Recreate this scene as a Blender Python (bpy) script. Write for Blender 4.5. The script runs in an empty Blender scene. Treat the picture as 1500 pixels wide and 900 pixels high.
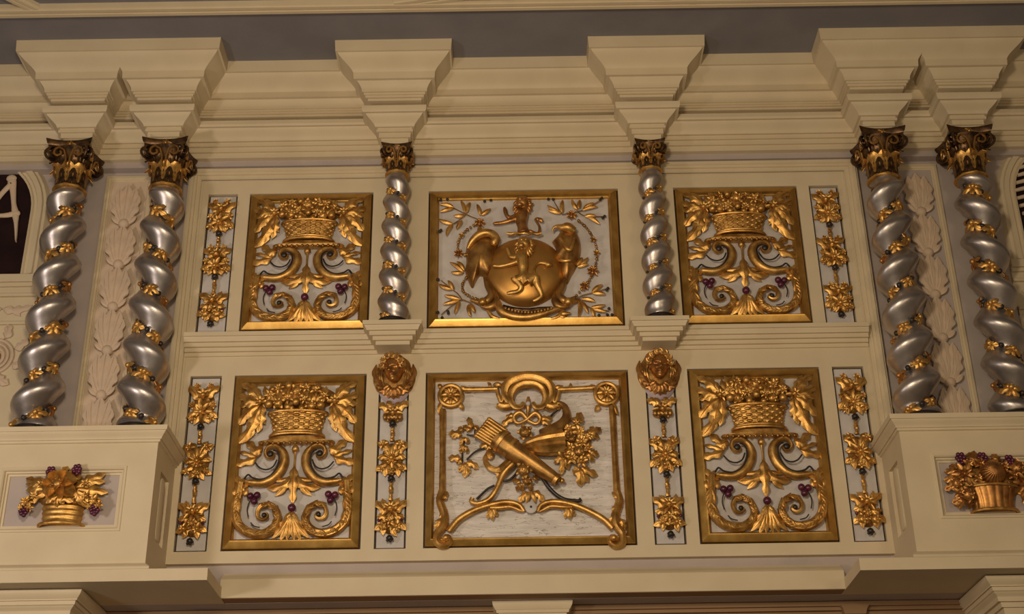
import bpy, math, random
import numpy as np
from mathutils import Vector, Matrix, Euler
PI = math.pi
C = bpy.context.scene.collection
rnd = random.Random(7)

# ------------------------------------------------------------------ materials
def newmat(name):
    m = bpy.data.materials.new(name); m.use_nodes = True
    nt = m.node_tree; b = nt.nodes['Principled BSDF']
    return m, nt, b

def mottled(name, c1, c2, rough=.6, metal=0., scale=6., bump=.15, bscale=60., bdist=.004, rvar=0., detail=4., spec=.5):
    m, nt, b = newmat(name)
    tc = nt.nodes.new('ShaderNodeTexCoord')
    n1 = nt.nodes.new('ShaderNodeTexNoise'); n1.inputs['Scale'].default_value = scale; n1.inputs['Detail'].default_value = detail
    nt.links.new(tc.outputs['Object'], n1.inputs['Vector'])
    cr = nt.nodes.new('ShaderNodeValToRGB')
    cr.color_ramp.elements[0].position = .35; cr.color_ramp.elements[1].position = .65
    cr.color_ramp.elements[0].color = (*c1, 1); cr.color_ramp.elements[1].color = (*c2, 1)
    nt.links.new(n1.outputs['Fac'], cr.inputs['Fac']); nt.links.new(cr.outputs['Color'], b.inputs['Base Color'])
    b.inputs['Metallic'].default_value = metal; b.inputs['Roughness'].default_value = rough
    b.inputs['Specular IOR Level'].default_value = spec
    if rvar:
        mr = nt.nodes.new('ShaderNodeMapRange'); mr.inputs['To Min'].default_value = rough-rvar; mr.inputs['To Max'].default_value = rough+rvar
        nt.links.new(n1.outputs['Fac'], mr.inputs['Value']); nt.links.new(mr.outputs['Result'], b.inputs['Roughness'])
    if bump:
        n2 = nt.nodes.new('ShaderNodeTexNoise'); n2.inputs['Scale'].default_value = bscale; n2.inputs['Detail'].default_value = 3
        nt.links.new(tc.outputs['Object'], n2.inputs['Vector'])
        bp = nt.nodes.new('ShaderNodeBump'); bp.inputs['Strength'].default_value = bump; bp.inputs['Distance'].default_value = bdist
        nt.links.new(n2.outputs['Fac'], bp.inputs['Height']); nt.links.new(bp.outputs['Normal'], b.inputs['Normal'])
    return m

CREAM = mottled('cream_paint', (.59, .485, .32), (.63, .525, .35), .55, 0, 3, .12, 25, .004, spec=.3)
STUCCO = mottled('cream_stucco', (.62, .47, .33), (.56, .44, .32), .7, 0, 5, .3, 50, .004, spec=.3)
GREYWALL = mottled('grey_wall_paint', (.40, .34, .31), (.44, .37, .33), .7, 0, 4, .1, 40, .003, spec=.3)
BLUEGREY = mottled('blue_grey_ceiling_paint', (.19, .18, .19), (.22, .205, .215), .75, 0, 2, .1, 30, .003, spec=.2)
BOARD = mottled('pale_grey_board_paint', (.50, .46, .43), (.57, .53, .49), .6, 0, 7, .15, 30, .003, spec=.35)
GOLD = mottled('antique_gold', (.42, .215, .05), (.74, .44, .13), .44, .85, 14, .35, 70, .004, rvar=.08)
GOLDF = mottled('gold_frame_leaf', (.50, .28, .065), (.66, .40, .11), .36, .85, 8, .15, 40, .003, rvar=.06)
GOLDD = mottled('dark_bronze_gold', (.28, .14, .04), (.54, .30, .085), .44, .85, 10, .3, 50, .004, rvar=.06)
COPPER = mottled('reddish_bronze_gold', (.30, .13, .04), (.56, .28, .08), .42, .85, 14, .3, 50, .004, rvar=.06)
SHIELD = mottled('orange_gold_shield', (.50, .25, .06), (.60, .32, .08), .42, .85, 5, .12, 30, .003, rvar=.05)
SILVER = mottled('aged_silver', (.36, .32, .295), (.54, .49, .455), .36, .88, 5, .15, 18, .006, rvar=.05)
BRONZE = mottled('blackened_bronze', (.035, .02, .012), (.16, .085, .035), .38, .75, 16, .3, 60, .004, rvar=.08)
BLACK = mottled('black_paint', (.012, .009, .008), (.03, .02, .015), .4, 0, 12, .2, 50)
PURPLE = mottled('dark_purple_glaze', (.07, .012, .03), (.12, .02, .045), .25, .1, 12, .1, 50)
LILAC = mottled('lilac_grey_paint', (.30, .22, .25), (.42, .33, .34), .5, 0, 14, .2, 40)
DARKLINE = mottled('dark_brown_line', (.03, .016, .008), (.045, .025, .012), .6, 0, 12, 0)
DARKVOID = mottled('dark_maroon_backing', (.016, .007, .008), (.022, .010, .010), .85, 0, 5, 0, spec=.1)
SOFFIT = mottled('shaded_soffit_brown', (.27, .165, .085), (.31, .19, .10), .7, 0, 2, .08, 20, spec=.2)  # brown base colour carries the shade below the ledges

def plank_material():
    m, nt, b = newmat('pale_cracked_planks')
    tc = nt.nodes.new('ShaderNodeTexCoord'); mp = nt.nodes.new('ShaderNodeMapping'); mp.inputs['Scale'].default_value = (1.2, 1, 9)
    nt.links.new(tc.outputs['Object'], mp.inputs['Vector'])
    n1 = nt.nodes.new('ShaderNodeTexNoise'); n1.inputs['Scale'].default_value = 3.2; n1.inputs['Detail'].default_value = 6; n1.inputs['Distortion'].default_value = .6
    nt.links.new(mp.outputs['Vector'], n1.inputs['Vector'])
    cr = nt.nodes.new('ShaderNodeValToRGB'); e = cr.color_ramp.elements
    e[0].position = .3; e[0].color = (.52, .475, .43, 1); e[1].position = .7; e[1].color = (.72, .67, .61, 1)
    nt.links.new(n1.outputs['Fac'], cr.inputs['Fac'])
    # thin cracks following the grain
    n2 = nt.nodes.new('ShaderNodeTexNoise'); n2.inputs['Scale'].default_value = 2.1; n2.inputs['Detail'].default_value = 5
    nt.links.new(mp.outputs['Vector'], n2.inputs['Vector'])
    ms = nt.nodes.new('ShaderNodeMath'); ms.operation = 'SUBTRACT'; ms.inputs[1].default_value = .5
    ab = nt.nodes.new('ShaderNodeMath'); ab.operation = 'ABSOLUTE'
    lt = nt.nodes.new('ShaderNodeMath'); lt.operation = 'LESS_THAN'; lt.inputs[1].default_value = .0045
    nt.links.new(n2.outputs['Fac'], ms.inputs[0]); nt.links.new(ms.outputs[0], ab.inputs[0]); nt.links.new(ab.outputs[0], lt.inputs[0])
    mx = nt.nodes.new('ShaderNodeMix'); mx.data_type = 'RGBA'; mx.inputs['B'].default_value = (.26, .21, .17, 1)
    nt.links.new(lt.outputs[0], mx.inputs['Factor']); nt.links.new(cr.outputs['Color'], mx.inputs['A'])
    nt.links.new(mx.outputs['Result'], b.inputs['Base Color']); b.inputs['Roughness'].default_value = .6
    return m
PLANK = plank_material()

# ------------------------------------------------------------------ mesh builder
class MB:
    def __init__(s): s.v = []; s.f = []; s.M = None
    def add(s, vs, fs):
        o = len(s.v)
        for p in vs:
            p = Vector(p)
            s.v.append(tuple(s.M @ p) if s.M is not None else tuple(p))
        s.f += [tuple(o+i for i in f) for f in fs]; return s
    def box(s, x0, x1, y0, y1, z0, z1):
        vs = [(x, y, z) for x in (x0, x1) for y in (y0, y1) for z in (z0, z1)]
        return s.add(vs, [(0, 1, 3, 2), (4, 6, 7, 5), (0, 4, 5, 1), (2, 3, 7, 6), (0, 2, 6, 4), (1, 5, 7, 3)])
    def bbox(s, x0, x1, y0, y1, z0, z1, b=.004):   # box with chamfered front edges (front faces -y)
        r = lambda d: [(x0+d, z0+d), (x1-d, z0+d), (x1-d, z1-d), (x0+d, z1-d)]
        vs = [(x, y1, z) for x, z in r(0)] + [(x, y0+b, z) for x, z in r(0)] + [(x, y0, z) for x, z in r(b)]
        fs = [(0, 3, 2, 1), (8, 9, 10, 11)]
        for k in (0, 4):
            for i in range(4): fs.append((k+i, k+(i+1) % 4, k+4+(i+1) % 4, k+4+i))
        return s.add(vs, fs)
    def ball(s, c, r, seg=12, rings=8):
        rx, ry, rz = r if isinstance(r, (tuple, list)) else (r, r, r)
        vs = [(c[0], c[1], c[2]+rz)]
        for i in range(1, rings):
            th = PI*i/rings
            for j in range(seg):
                ph = 2*PI*j/seg; vs.append((c[0]+rx*math.sin(th)*math.cos(ph), c[1]+ry*math.sin(th)*math.sin(ph), c[2]+rz*math.cos(th)))
        vs.append((c[0], c[1], c[2]-rz)); fs = []
        for j in range(seg): fs.append((0, 1+j, 1+(j+1) % seg))
        for i in range(rings-2):
            for j in range(seg):
                a = 1+i*seg+j; b = 1+i*seg+(j+1) % seg; fs.append((a, a+seg, b+seg, b))
        k = len(vs)-1; o = 1+(rings-2)*seg
        for j in range(seg): fs.append((k, o+(j+1) % seg, o+j))
        return s.add(vs, fs)
    def tube(s, pts, ra, rb=None, n=10, up=(0, -1, 0), flute=0, fdepth=.15, twist=0.):
        """sweep; pts 3-D, ra = half width in the relief plane, rb = half depth (towards up)."""
        N = len(pts); P = [Vector(p) for p in pts]
        ra = ra if isinstance(ra, (list, tuple)) else [ra]*N
        rb = rb if isinstance(rb, (list, tuple)) else ([rb]*N if rb else ra)
        up = Vector(up); vs = []; fs = []
        for i in range(N):
            T = (P[min(i+1, N-1)]-P[max(i-1, 0)])
            if T.length < 1e-9: T = Vector((1, 0, 0))
            T.normalize(); S = T.cross(up)
            if S.length < 1e-4: S = T.cross(Vector((1, 0, 0)))
            S.normalize(); B = S.cross(T)
            for j in range(n):
                a = 2*PI*j/n
                k = 1+(fdepth*math.cos(flute*a+twist*i) if flute else 0)
                vs.append(P[i]+S*(ra[i]*math.cos(a)*k)+B*(rb[i]*math.sin(a)*k))
        for i in range(N-1):
            for j in range(n):
                a = i*n+j; b = i*n+(j+1) % n; fs.append((a, b, b+n, a+n))
        fs.append(tuple(range(n-1, -1, -1))); fs.append(tuple((N-1)*n+j for j in range(n)))
        return s.add(vs, fs)
    def lathe(s, prof, c=(0, 0, 0), n=24, a0=0., a1=2*PI, sy=1., mod=None):
        full = abs(a1-a0-2*PI) < 1e-6; m = n if full else n+1; vs = []; fs = []
        for (r, z) in prof:
            for j in range(m):
                a = a0+(a1-a0)*j/n; k = mod(a, z) if mod else 1
                vs.append((c[0]+r*k*math.cos(a), c[1]+r*k*sy*math.sin(a), c[2]+z))
        for i in range(len(prof)-1):
            for j in range(n):
                a = i*m+j; b = i*m+(j+1) % m; fs.append((a, b, b+m, a+m))
        if full:
            fs.append(tuple(range(m-1, -1, -1))); fs.append(tuple((len(prof)-1)*m+j for j in range(m)))
        return s.add(vs, fs)
    def leaf(s, base, tip, w, h=.02, bend=0., lobes=0, rise=0., normal=(0, -1, 0), th=.008, n=None, fold=.35, tipcurl=0.):
        """closed carved leaf: spine from base to tip, bowed by bend, lobed edge, raised back with a vein groove"""
        n = n or (9 if lobes < 2 else 4*lobes+4); A = Vector(base); B = Vector(tip); nn = Vector(normal).normalized()
        D = B-A; L = D.length; T = D.normalized(); S = T.cross(nn).normalized()
        ctrl = (A+B)*.5+S*bend*L
        ts = [-1, -.72, -.4, -.12, 0, .12, .4, .72, 1]; top = []; bot = []
        for i in range(n+1):
            u = i/n; p = A*(1-u)**2+ctrl*2*u*(1-u)+B*u*u
            t = (ctrl-A)*(1-u)+(B-ctrl)*u
            if t.length < 1e-9: t = T
            t.normalize(); sd = t.cross(nn).normalized()
            e = 1.75*(max(u, .0)**.55)*((1-u)**.7)
            if lobes: e *= 1+.30*math.cos(2*PI*(lobes*u+.5))
            ww = w*.5*e+.0008
            arch = h*(math.sin(PI*min(1, u*.9+.1))*.7+.3*(1-u))+rise*u+tipcurl*u**3
            for t_ in ts:
                bck = (u-.0)*0
                sag = -fold*ww*abs(t_)**1.6
                groove = -.10*w*.5*(1 if abs(t_) < .05 else 0)
                vein = .12*ww*math.cos(2*PI*(lobes*u+.5))*abs(t_) if lobes else 0
                # lobes sweep forward
                q = p+sd*(ww*t_)+t*(abs(t_)*w*.12 if lobes else 0)+nn*(arch+sag+groove+vein)
                top.append(q); bot.append(q-nn*th)
        m = len(ts); K = len(top); fs = []
        for i in range(n):
            for j in range(m-1):
                a = i*m+j; fs.append((a, a+1, a+m+1, a+m)); fs.append((K+a, K+a+m, K+a+m+1, K+a+1))
            a = i*m; fs.append((a, a+m, K+a+m, K+a)); a = i*m+m-1; fs.append((a, K+a, K+a+m, a+m))
        fs.append(tuple(range(m))[::-1]+tuple(K+j for j in range(m))) ; o = n*m
        fs.append(tuple(o+j for j in range(m))+tuple(K+o+j for j in range(m-1, -1, -1)))
        return s.add(top+bot, fs)
    def petal(s, c, ang, r, w, tilt=.35, cup=.3, normal=(0, -1, 0), roll=0., z0=.0):
        nn = Vector(normal).normalized(); X = Vector((1, 0, 0)) if abs(nn.x) < .9 else Vector((0, 1, 0))
        X = (X-nn*X.dot(nn)).normalized(); Y = nn.cross(X)
        d = X*math.cos(ang)+Y*math.sin(ang); sd = nn.cross(d); c = Vector(c); n = 6; ts = (-1, -.6, 0, .6, 1); top = []; bot = []
        for i in range(n+1):
            u = i/n; ww = w*.5*(math.sin(PI*(u*.80+.12)))**.7
            hgt = z0+tilt*r*u-cup*r*u*u*.8
            for t in ts:
                q = c+d*(r*u)+sd*(ww*t)+nn*(hgt+cup*ww*t*t)
                top.append(q); bot.append(q-nn*.006)
        m = 5; K = len(top); fs = []
        for i in range(n):
            for j in range(m-1):
                a = i*m+j; fs.append((a, a+1, a+m+1, a+m)); fs.append((K+a, K+a+m, K+a+m+1, K+a+1))
            a = i*m; fs.append((a, a+m, K+a+m, K+a)); a = i*m+m-1; fs.append((a, K+a, K+a+m, a+m))
        o = n*m; fs.append(tuple(o+j for j in range(m))+tuple(K+o+j for j in range(m-1, -1, -1)))
        return s.add(top+bot, fs)
    def flower(s, c, r, n=6, layers=2, normal=(0, -1, 0), heart=.28, a0=0.):
        nn = Vector(normal).normalized()
        for l in range(layers):
            rr = r*(1-.38*l)
            for k in range(n): s.petal(c, a0+2*PI*(k+.5*l)/n, rr, rr*2.6/n*1.15, .25+.45*l, .35, normal, z0=.012*l+r*.08*l)
        p = Vector(c)+nn*(r*.30); s.ball(p, r*heart, 10, 6)
        return s
    def rose(s, c, r, normal=(0, -1, 0)):
        s.ball(Vector(c), (r*.75, r*.6, r*.75), 12, 8)
        s.flower(c, r, 5, 3, normal, .3, rnd.random()*6); return s
    def dome(s, outline, centre, y0, H, rings=7, power=.5):
        """pillow over a star-shaped outline [(x,z)], closed at the back plane y0; bulges to -y"""
        n = len(outline); vs = []; fs = []; cx, cz = centre
        for k in range(rings):
            q = 1-(k/rings); hh = H*(1-q**2.4)**power
            for (x, z) in outline: vs.append((cx+(x-cx)*q, y0-hh, cz+(z-cz)*q))
        vs.append((cx, y0-H, cz)); c = len(vs)-1
        for k in range(rings-1):
            for j in range(n):
                a = k*n+j; b = k*n+(j+1) % n; fs.append((a, b, b+n, a+n))
        o = (rings-1)*n
        for j in range(n): fs.append((o+j, o+(j+1) % n, c))
        fs.append(tuple(range(n-1, -1, -1)))
        return s.add(vs, fs)
    def ring_frame(s, x0, x1, z0, z1, prof, sides='LTRB'):
        """mitred moulding: prof = [(inset from the outer edge, y)]"""
        for sd in sides:
            vs = []
            for d, y in prof:
                a, b, c_, e = x0+d, x1-d, z0+d, z1-d
                vs += {'L': [(a, y, c_), (a, y, e)], 'R': [(b, y, e), (b, y, c_)], 'T': [(a, y, e), (b, y, e)], 'B': [(b, y, c_), (a, y, c_)]}[sd]
            fs = [(2*i, 2*i+1, 2*i+3, 2*i+2) for i in range(len(prof)-1)]
            s.add(vs, fs)
        return s
    def extrude(s, outline, y0, y1, b=0.):
        """flat outline [(x,z)] given thickness between y1 (back) and y0 (front)"""
        n = len(outline); cx = sum(p[0] for p in outline)/n; cz = sum(p[1] for p in outline)/n
        vs = [(x, y1, z) for x, z in outline]+[(x, y0, z) for x, z in outline]
        fs = [tuple(range(n-1, -1, -1)), tuple(n+i for i in range(n))]+[(i, (i+1) % n, n+(i+1) % n, n+i) for i in range(n)]
        return s.add(vs, fs)
    def mesh(s, name, m, smooth=True, angle=40):
        me = bpy.data.meshes.new(name); me.from_pydata(s.v, [], s.f); me.validate()
        import bmesh
        bm = bmesh.new(); bm.from_mesh(me); bmesh.ops.recalc_face_normals(bm, faces=bm.faces)
        if smooth:
            for f in bm.faces: f.smooth = True
            ca = math.radians(angle)
            for e in bm.edges:
                if len(e.link_faces) != 2 or e.calc_face_angle(0) > ca: e.smooth = False
        bm.to_mesh(me); bm.free(); me.materials.append(m); return me
    def build(s, name, m, parent=None, smooth=True, angle=40, loc=None):
        o = bpy.data.objects.new(name, s.mesh(name, m, smooth, angle)); C.objects.link(o)
        if parent: o.parent = parent
        if loc: o.location = loc
        return o

def spl(pts, n=6):
    """Catmull-Rom through tuples of any length"""
    P = [np.array(p, float) for p in pts]; out = []
    for i in range(len(P)-1):
        a = P[max(i-1, 0)]; b = P[i]; c = P[i+1]; d = P[min(i+2, len(P)-1)]
        for k in range(n):
            t = k/n; out.append(.5*((2*b)+(c-a)*t+(2*a-5*b+4*c-d)*t*t+(3*b-a-3*c+d)*t**3))
    out.append(P[-1]); return [tuple(float(x) for x in p) for p in out]

def tag(o, label, cat, group=None):
    o['label'] = label; o['category'] = cat
    if group: o['group'] = group
    return o
def thing(name, label, cat, loc=(0, 0, 0), rotz=0., group=None):
    o = bpy.data.objects.new(name, None); C.objects.link(o); o.location = loc; o.rotation_euler = (0, 0, rotz); o.empty_display_size = .1
    return tag(o, label, cat, group)
def structure(o): o['kind'] = 'structure'; return o
def copy_tree(o, parent=None):
    c = o.copy(); C.objects.link(c)
    if parent: c.parent = parent
    for ch in list(o.children): copy_tree(ch, c)
    return c
def place(parent, me, name, M):
    o = bpy.data.objects.new(name, me); C.objects.link(o); o.parent = parent; o.matrix_local = M; return o

class Sketch:
    """turns a measuring grid laid on one panel (its four corners known) into metres on that panel; y is the relief depth"""
    def __init__(s, quad, w, h):
        dst = [(-w/2, h), (w/2, h), (-w/2, 0), (w/2, 0)]; A = []; b = []
        for (x, y), (u, v) in zip(quad, dst):
            A.append([x, y, 1, 0, 0, 0, -u*x, -u*y]); b.append(u); A.append([0, 0, 0, x, y, 1, -v*x, -v*y]); b.append(v)
        s.h = np.append(np.linalg.solve(np.array(A), np.array(b)), 1).reshape(3, 3)
    def __call__(s, x, y, d=.03):
        p = s.h @ np.array([x, y, 1.]); return (float(p[0]/p[2]), -d, float(p[1]/p[2])-.5*d)
    def path(s, pts, n=6, d=.03, mirror=False, unit=1.):
        """pts (x, y, halfwidth[, depth]) -> points, radii"""
        q = spl([(p[0], p[1], p[2], p[3] if len(p) > 3 else d) for p in pts], n); P = []; R = []
        for x, y, w, dd in q:
            a = s(x, y, dd); P.append((-a[0] if mirror else a[0], a[1], a[2])); R.append(max(w*unit, .001))
        return P, R

# ------------------------------------------------------------------ stepped bands (cornices that break forward)
def band(prof, blocks, x0, x1, yback=.1, dx=0.):
    """prof [(z, p_block, p_wall)]; blocks [(xc, half width, forward)]; mitred breaks; one mesh"""
    mb = MB(); rows = []
    bl = sorted(blocks)
    for z, p, pw in prof:
        pts = [(x0, yback, z), (x0, -pw, z)]; edges = []
        for xc, hw, d0 in bl: edges.append([xc-hw-p, xc+hw+p, d0+p])
        for i in range(len(edges)-1):
            if edges[i][1] > edges[i+1][0]:
                m = (edges[i][1]+edges[i+1][0])/2; edges[i][1] = m-.0005; edges[i+1][0] = m+.0005
        closed = [i < len(edges)-1 and edges[i+1][0]-edges[i][1] < .002 for i in range(len(edges))]
        for i, (a, b, d) in enumerate(edges):
            ya = -pw if not (i > 0 and closed[i-1]) else -d+.0
            yb = -pw if not closed[i] else -d+.0
            pts += [(a, ya, z), (a, -d, z), (b, -d, z), (b, yb, z)]
        pts += [(x1, -pw, z), (x1, yback, z)]; rows.append(pts)
    m = len(rows[0])
    fs = []
    for i in range(len(rows)-1):
        for j in range(m-1): fs.append((i*m+j, i*m+j+1, (i+1)*m+j+1, (i+1)*m+j))
    vs = [p for r in rows for p in r]
    # bottom and top closing strips back to yback
    for r, flip in ((rows[0], 0), (rows[-1], 1)):
        o = len(vs); vs += [(p[0], p[1], p[2]) for p in r]+[(p[0], yback, p[2]) for p in r]
        for j in range(m-1): fs.append((o+j, o+j+1, o+m+j+1, o+m+j))
    mb.add(vs, fs); return mb

def cyma(z0, p0, z1, p1, n=7, kind='cyma'):
    out = []
    for i in range(n+1):
        t = i/n
        if kind == 'cyma': q = .5-.5*math.cos(PI*t); q = .55*q+.45*t
        elif kind == 'ovolo': q = math.sin(PI/2*t)
        else: q = 1-math.cos(PI/2*t)
        out.append((z0+(z1-z0)*t, p0+(p1-p0)*q))
    return out

# entablature with its blocks above the columns
prof = [(3.86, 0), (3.915, 0), (3.915, .022), (3.965, .022), (3.965, .044), (3.992, .044), (3.992, .034), (4.012, .036), (4.012, .058)]
prof += cyma(4.025, .060, 4.11, .142, 6) + [(4.11, .168), (4.130, .176), (4.175, .178), (4.18, .03), (4.262, .03), (4.262, .126), (4.285, .128), (4.285, .148), (4.308, .150), (4.308, .162), (4.33, .164), (4.33, .180)]
prof += cyma(4.345, .182, 4.428, .226, 5, 'cove') + [(4.428, .256), (4.50, .262)] + cyma(4.505, .265, 4.632, .400, 9) + [(4.634, .418), (4.76, .426)]
ent = []
for z, p in prof:
    t = min(1, max(0, (4.5-z)/.35)); ent.append((z, p, p+.09*t))
BX = [(-4.205, .128, .37), (-3.385, .128, .37), (-1.21, .128, .30), (1.185, .128, .30), (3.36, .128, .37), (4.20, .128, .37)]
structure(band(ent, BX, -6.6, 6.6).build('trim_1', CREAM, angle=25))

# ------------------------------------------------------------------ walls, ceiling, soffit
w = MB(); w.box(-6.6, 6.6, .06, .25, -.43, 4.9); structure(w.build('wall_back', GREYWALL, smooth=False))
w = MB(); w.box(-6.6, 6.6, -.035, .06, 3.80, 4.0); structure(w.build('trim_18', GREYWALL, smooth=False))
c = MB(); c.box(-6.6, 6.6, -4.5, .25, 4.755, 4.9); structure(c.build('ceiling', BLUEGREY, smooth=False))
# ceiling rib running parallel to the wall and its branches
def rib(pts, wd, name):
    mb = MB(); P = [Vector(p) for p in pts]; N = len(P); pr = [(-1, .0), (-1, .05), (-.75, .055), (-.7, .07), (-.2, .07), (-.15, .058), (.15, .058), (.2, .07), (.7, .07), (.75, .055), (1, .05), (1, 0)]
    vs = []; fs = []
    for i in range(N):
        t = (P[min(i+1, N-1)]-P[max(i-1, 0)]).normalized(); sd = Vector((-t.y, t.x, 0))
        for a, h in pr: vs.append(P[i]+sd*a*wd+Vector((0, 0, -h)))
    k = len(pr)
    for i in range(N-1):
        for j in range(k-1): fs.append((i*k+j, i*k+j+1, (i+1)*k+j+1, (i+1)*k+j))
    fs += [tuple(range(k)), tuple((N-1)*k+j for j in range(k))]
    mb.add(vs, fs); return structure(mb.build(name, CREAM, angle=25))
rib([(-6.5, -1.255, 4.757), (6.5, -1.255, 4.757)], .068, 'trim_2')
rib([(-4.42, -1.285, 4.765), (-5.3, -2.2, 4.765)], .06, 'trim_3')
rib([(-1.15, -1.28, 4.765), (-.5, -1.40, 4.765), (.95, -1.40, 4.765), (1.6, -1.28, 4.765)], .06, 'trim_4')

# panelling: cream boards with openings
UZ0, UZ1, LZ0, LZ1 = 2.047, 3.509, 0., 1.614
XA, XB, XC, XD, XE = 3.0, 2.721, 2.605, 1.428, .9015
MI, MO = 1.048, 1.316; MZ = 1.56
fld = MB(); yf = 0.
for z0, z1 in ((-.105, LZ0), (LZ1, UZ0), (UZ1, 3.66)): fld.box(-3.12, 3.12, yf, .06, z0, z1)
for z0, z1, mid in ((LZ0, LZ1, True), (UZ0, UZ1, False)):
    op = [(-XA, -XB), (-XC, -XD)]+([(-MO, -MI)] if mid else [])+[(-XE, XE)]+([(MI, MO)] if mid else [])+[(XD, XC), (XB, XA)]
    xs = -3.12
    for a, b in op: fld.box(xs, a, yf, .06, z0, z1); xs = b
    fld.box(xs, 3.12, yf, .06, z0, z1)
structure(fld.build('wall_front', CREAM, smooth=False))
g = MB()
edge = [(0, .06), (0, -.020), (.022, -.020), (.022, -.046), (.050, -.046), (.056, -.030), (.080, -.030), (.082, -.014), (.118, -.014), (.122, .0)]
g.ring_frame(-3.20, 3.20, -.105, 3.79, edge, 'LTR')
g.ring_frame(-3.07, 3.07, -.085, 3.66, [(0, 0), (.0, -.006), (.012, -.006), (.014, 0)], 'LTR')
structure(g.build('trim_5', CREAM, angle=25))
# thin raised line moulding inside each small-panel field
# string course between the rows, breaking forward into two brackets under the small columns
sc = [(1.80, .016), (1.835, .016), (1.835, .042), (1.872, .042), (1.872, .070), (1.91, .070), (1.91, .094)] + cyma(1.915, .094, 1.952, .112, 4) + [(1.952, .126), (1.992, .126)]
structure(band([(z, p, p) for z, p in sc], [(-1.185, .135, .19), (1.18, .135, .19)], -3.07, 3.07, .0).build('trim_6', CREAM, angle=25))
# centre ledge below the panelling
cl = [(-.425, .10), (-.27, .10), (-.27, .085)] + cyma(-.265, .08, -.19, -.01, 5) + [(-.19, -.045)]
structure(band([(z, p, p) for z, p in cl], [], -2.56, 2.58, .3).build('trim_7', CREAM, angle=25))
# side ledges under the pedestals
def ledge(x0, x1, name):
    m = MB(); m.box(x0, x1, -.66, .06, -.43, -.333); structure(m.build(name, CREAM, smooth=False))
ledge(-6.6, -2.545, 'trim_8'); ledge(2.575, 6.6, 'trim_9')
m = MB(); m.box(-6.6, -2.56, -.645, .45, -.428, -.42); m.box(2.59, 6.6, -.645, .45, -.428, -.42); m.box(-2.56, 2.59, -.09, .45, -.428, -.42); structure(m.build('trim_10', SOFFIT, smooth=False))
# lower wall set back below the ledges
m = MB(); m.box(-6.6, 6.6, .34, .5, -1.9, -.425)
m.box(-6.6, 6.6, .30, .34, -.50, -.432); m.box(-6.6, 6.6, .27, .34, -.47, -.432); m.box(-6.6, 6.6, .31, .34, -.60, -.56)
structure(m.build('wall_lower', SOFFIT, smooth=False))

# ------------------------------------------------------------------ piers' cornices below the ledges
def lowcorn(xc, hw, name):
    p = [(-.95, 0), (-.66, 0), (-.66, .02), (-.62, .025), (-.62, .05), (-.585, .055)] + cyma(-.585, .055, -.55, .085, 4) + [(-.545, .095), (-.515, .10), (-.515, .115)] + cyma(-.505, .115, -.44, .155, 5, 'ovolo')
    o = band([(z, q, -.36) for z, q in p], [(xc, hw, .33)], xc-hw-.4, xc+hw+.4, .35).build(name, CREAM, angle=25)
    return structure(o)
lowcorn(-4.35, .62, 'trim_11'); lowcorn(4.38, .62, 'trim_12')

# pilaster capital in the middle below the ledge
t = bpy.data.objects.new('trim_15', None); C.objects.link(t); t.location = (.01, .338, -1.5); structure(t)
m = MB(); m.box(-.25, .25, -.16, 0, 0, 1.0); m.M = Matrix.Translation((0, .0, 0))
m.build('shaft', CREAM, t, smooth=False)
q = band([(.93, 0, -.0), (.945, .012, 0), (.945, .03, 0), (.975, .035, 0), (.975, .05, 0), (1.0, .055, 0), (1.0, .06, 0), (1.035, .08, 0), (1.068, .085, 0)], [(0, .25, .16)], -.34, .34, .0)
q.build('cap', CREAM, t, angle=25)
m = MB(); m.ring_frame(-.25, .25, .1, .925, [(0, -.16), (0, -.185), (.035, -.185), (.04, -.165)]); m.build('panel_border', CREAM, t, smooth=False)
m = MB()
for k in range(9):
    x = -.17+.0425*k; m.leaf((x*.6, -.165, .72), (x*1.1, -.18, .90), .05, .02, .1*(k-4)/4, 2)
for k in range(5): m.leaf((0, -.165, .5), ((k-2)*.08, -.18, .72), .07, .02, .1*(k-2)/2, 2)
m.build('carved_leaf', STUCCO, t)
# two further plain pilasters either side
for i, xx in enumerate((-2.72, 2.72)):
    t2 = bpy.data.objects.new('trim_%d' % (16+i), None); C.objects.link(t2); t2.location = (xx, .338, -1.5); structure(t2)
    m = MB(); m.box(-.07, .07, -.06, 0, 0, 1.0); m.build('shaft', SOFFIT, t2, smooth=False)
    band([(.95, 0, 0), (.96, .02, 0), (1.0, .03, 0), (1.03, .05, 0)], [(0, .07, .06)], -.13, .13, 0).build('cap', SOFFIT, t2, angle=25)

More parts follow.
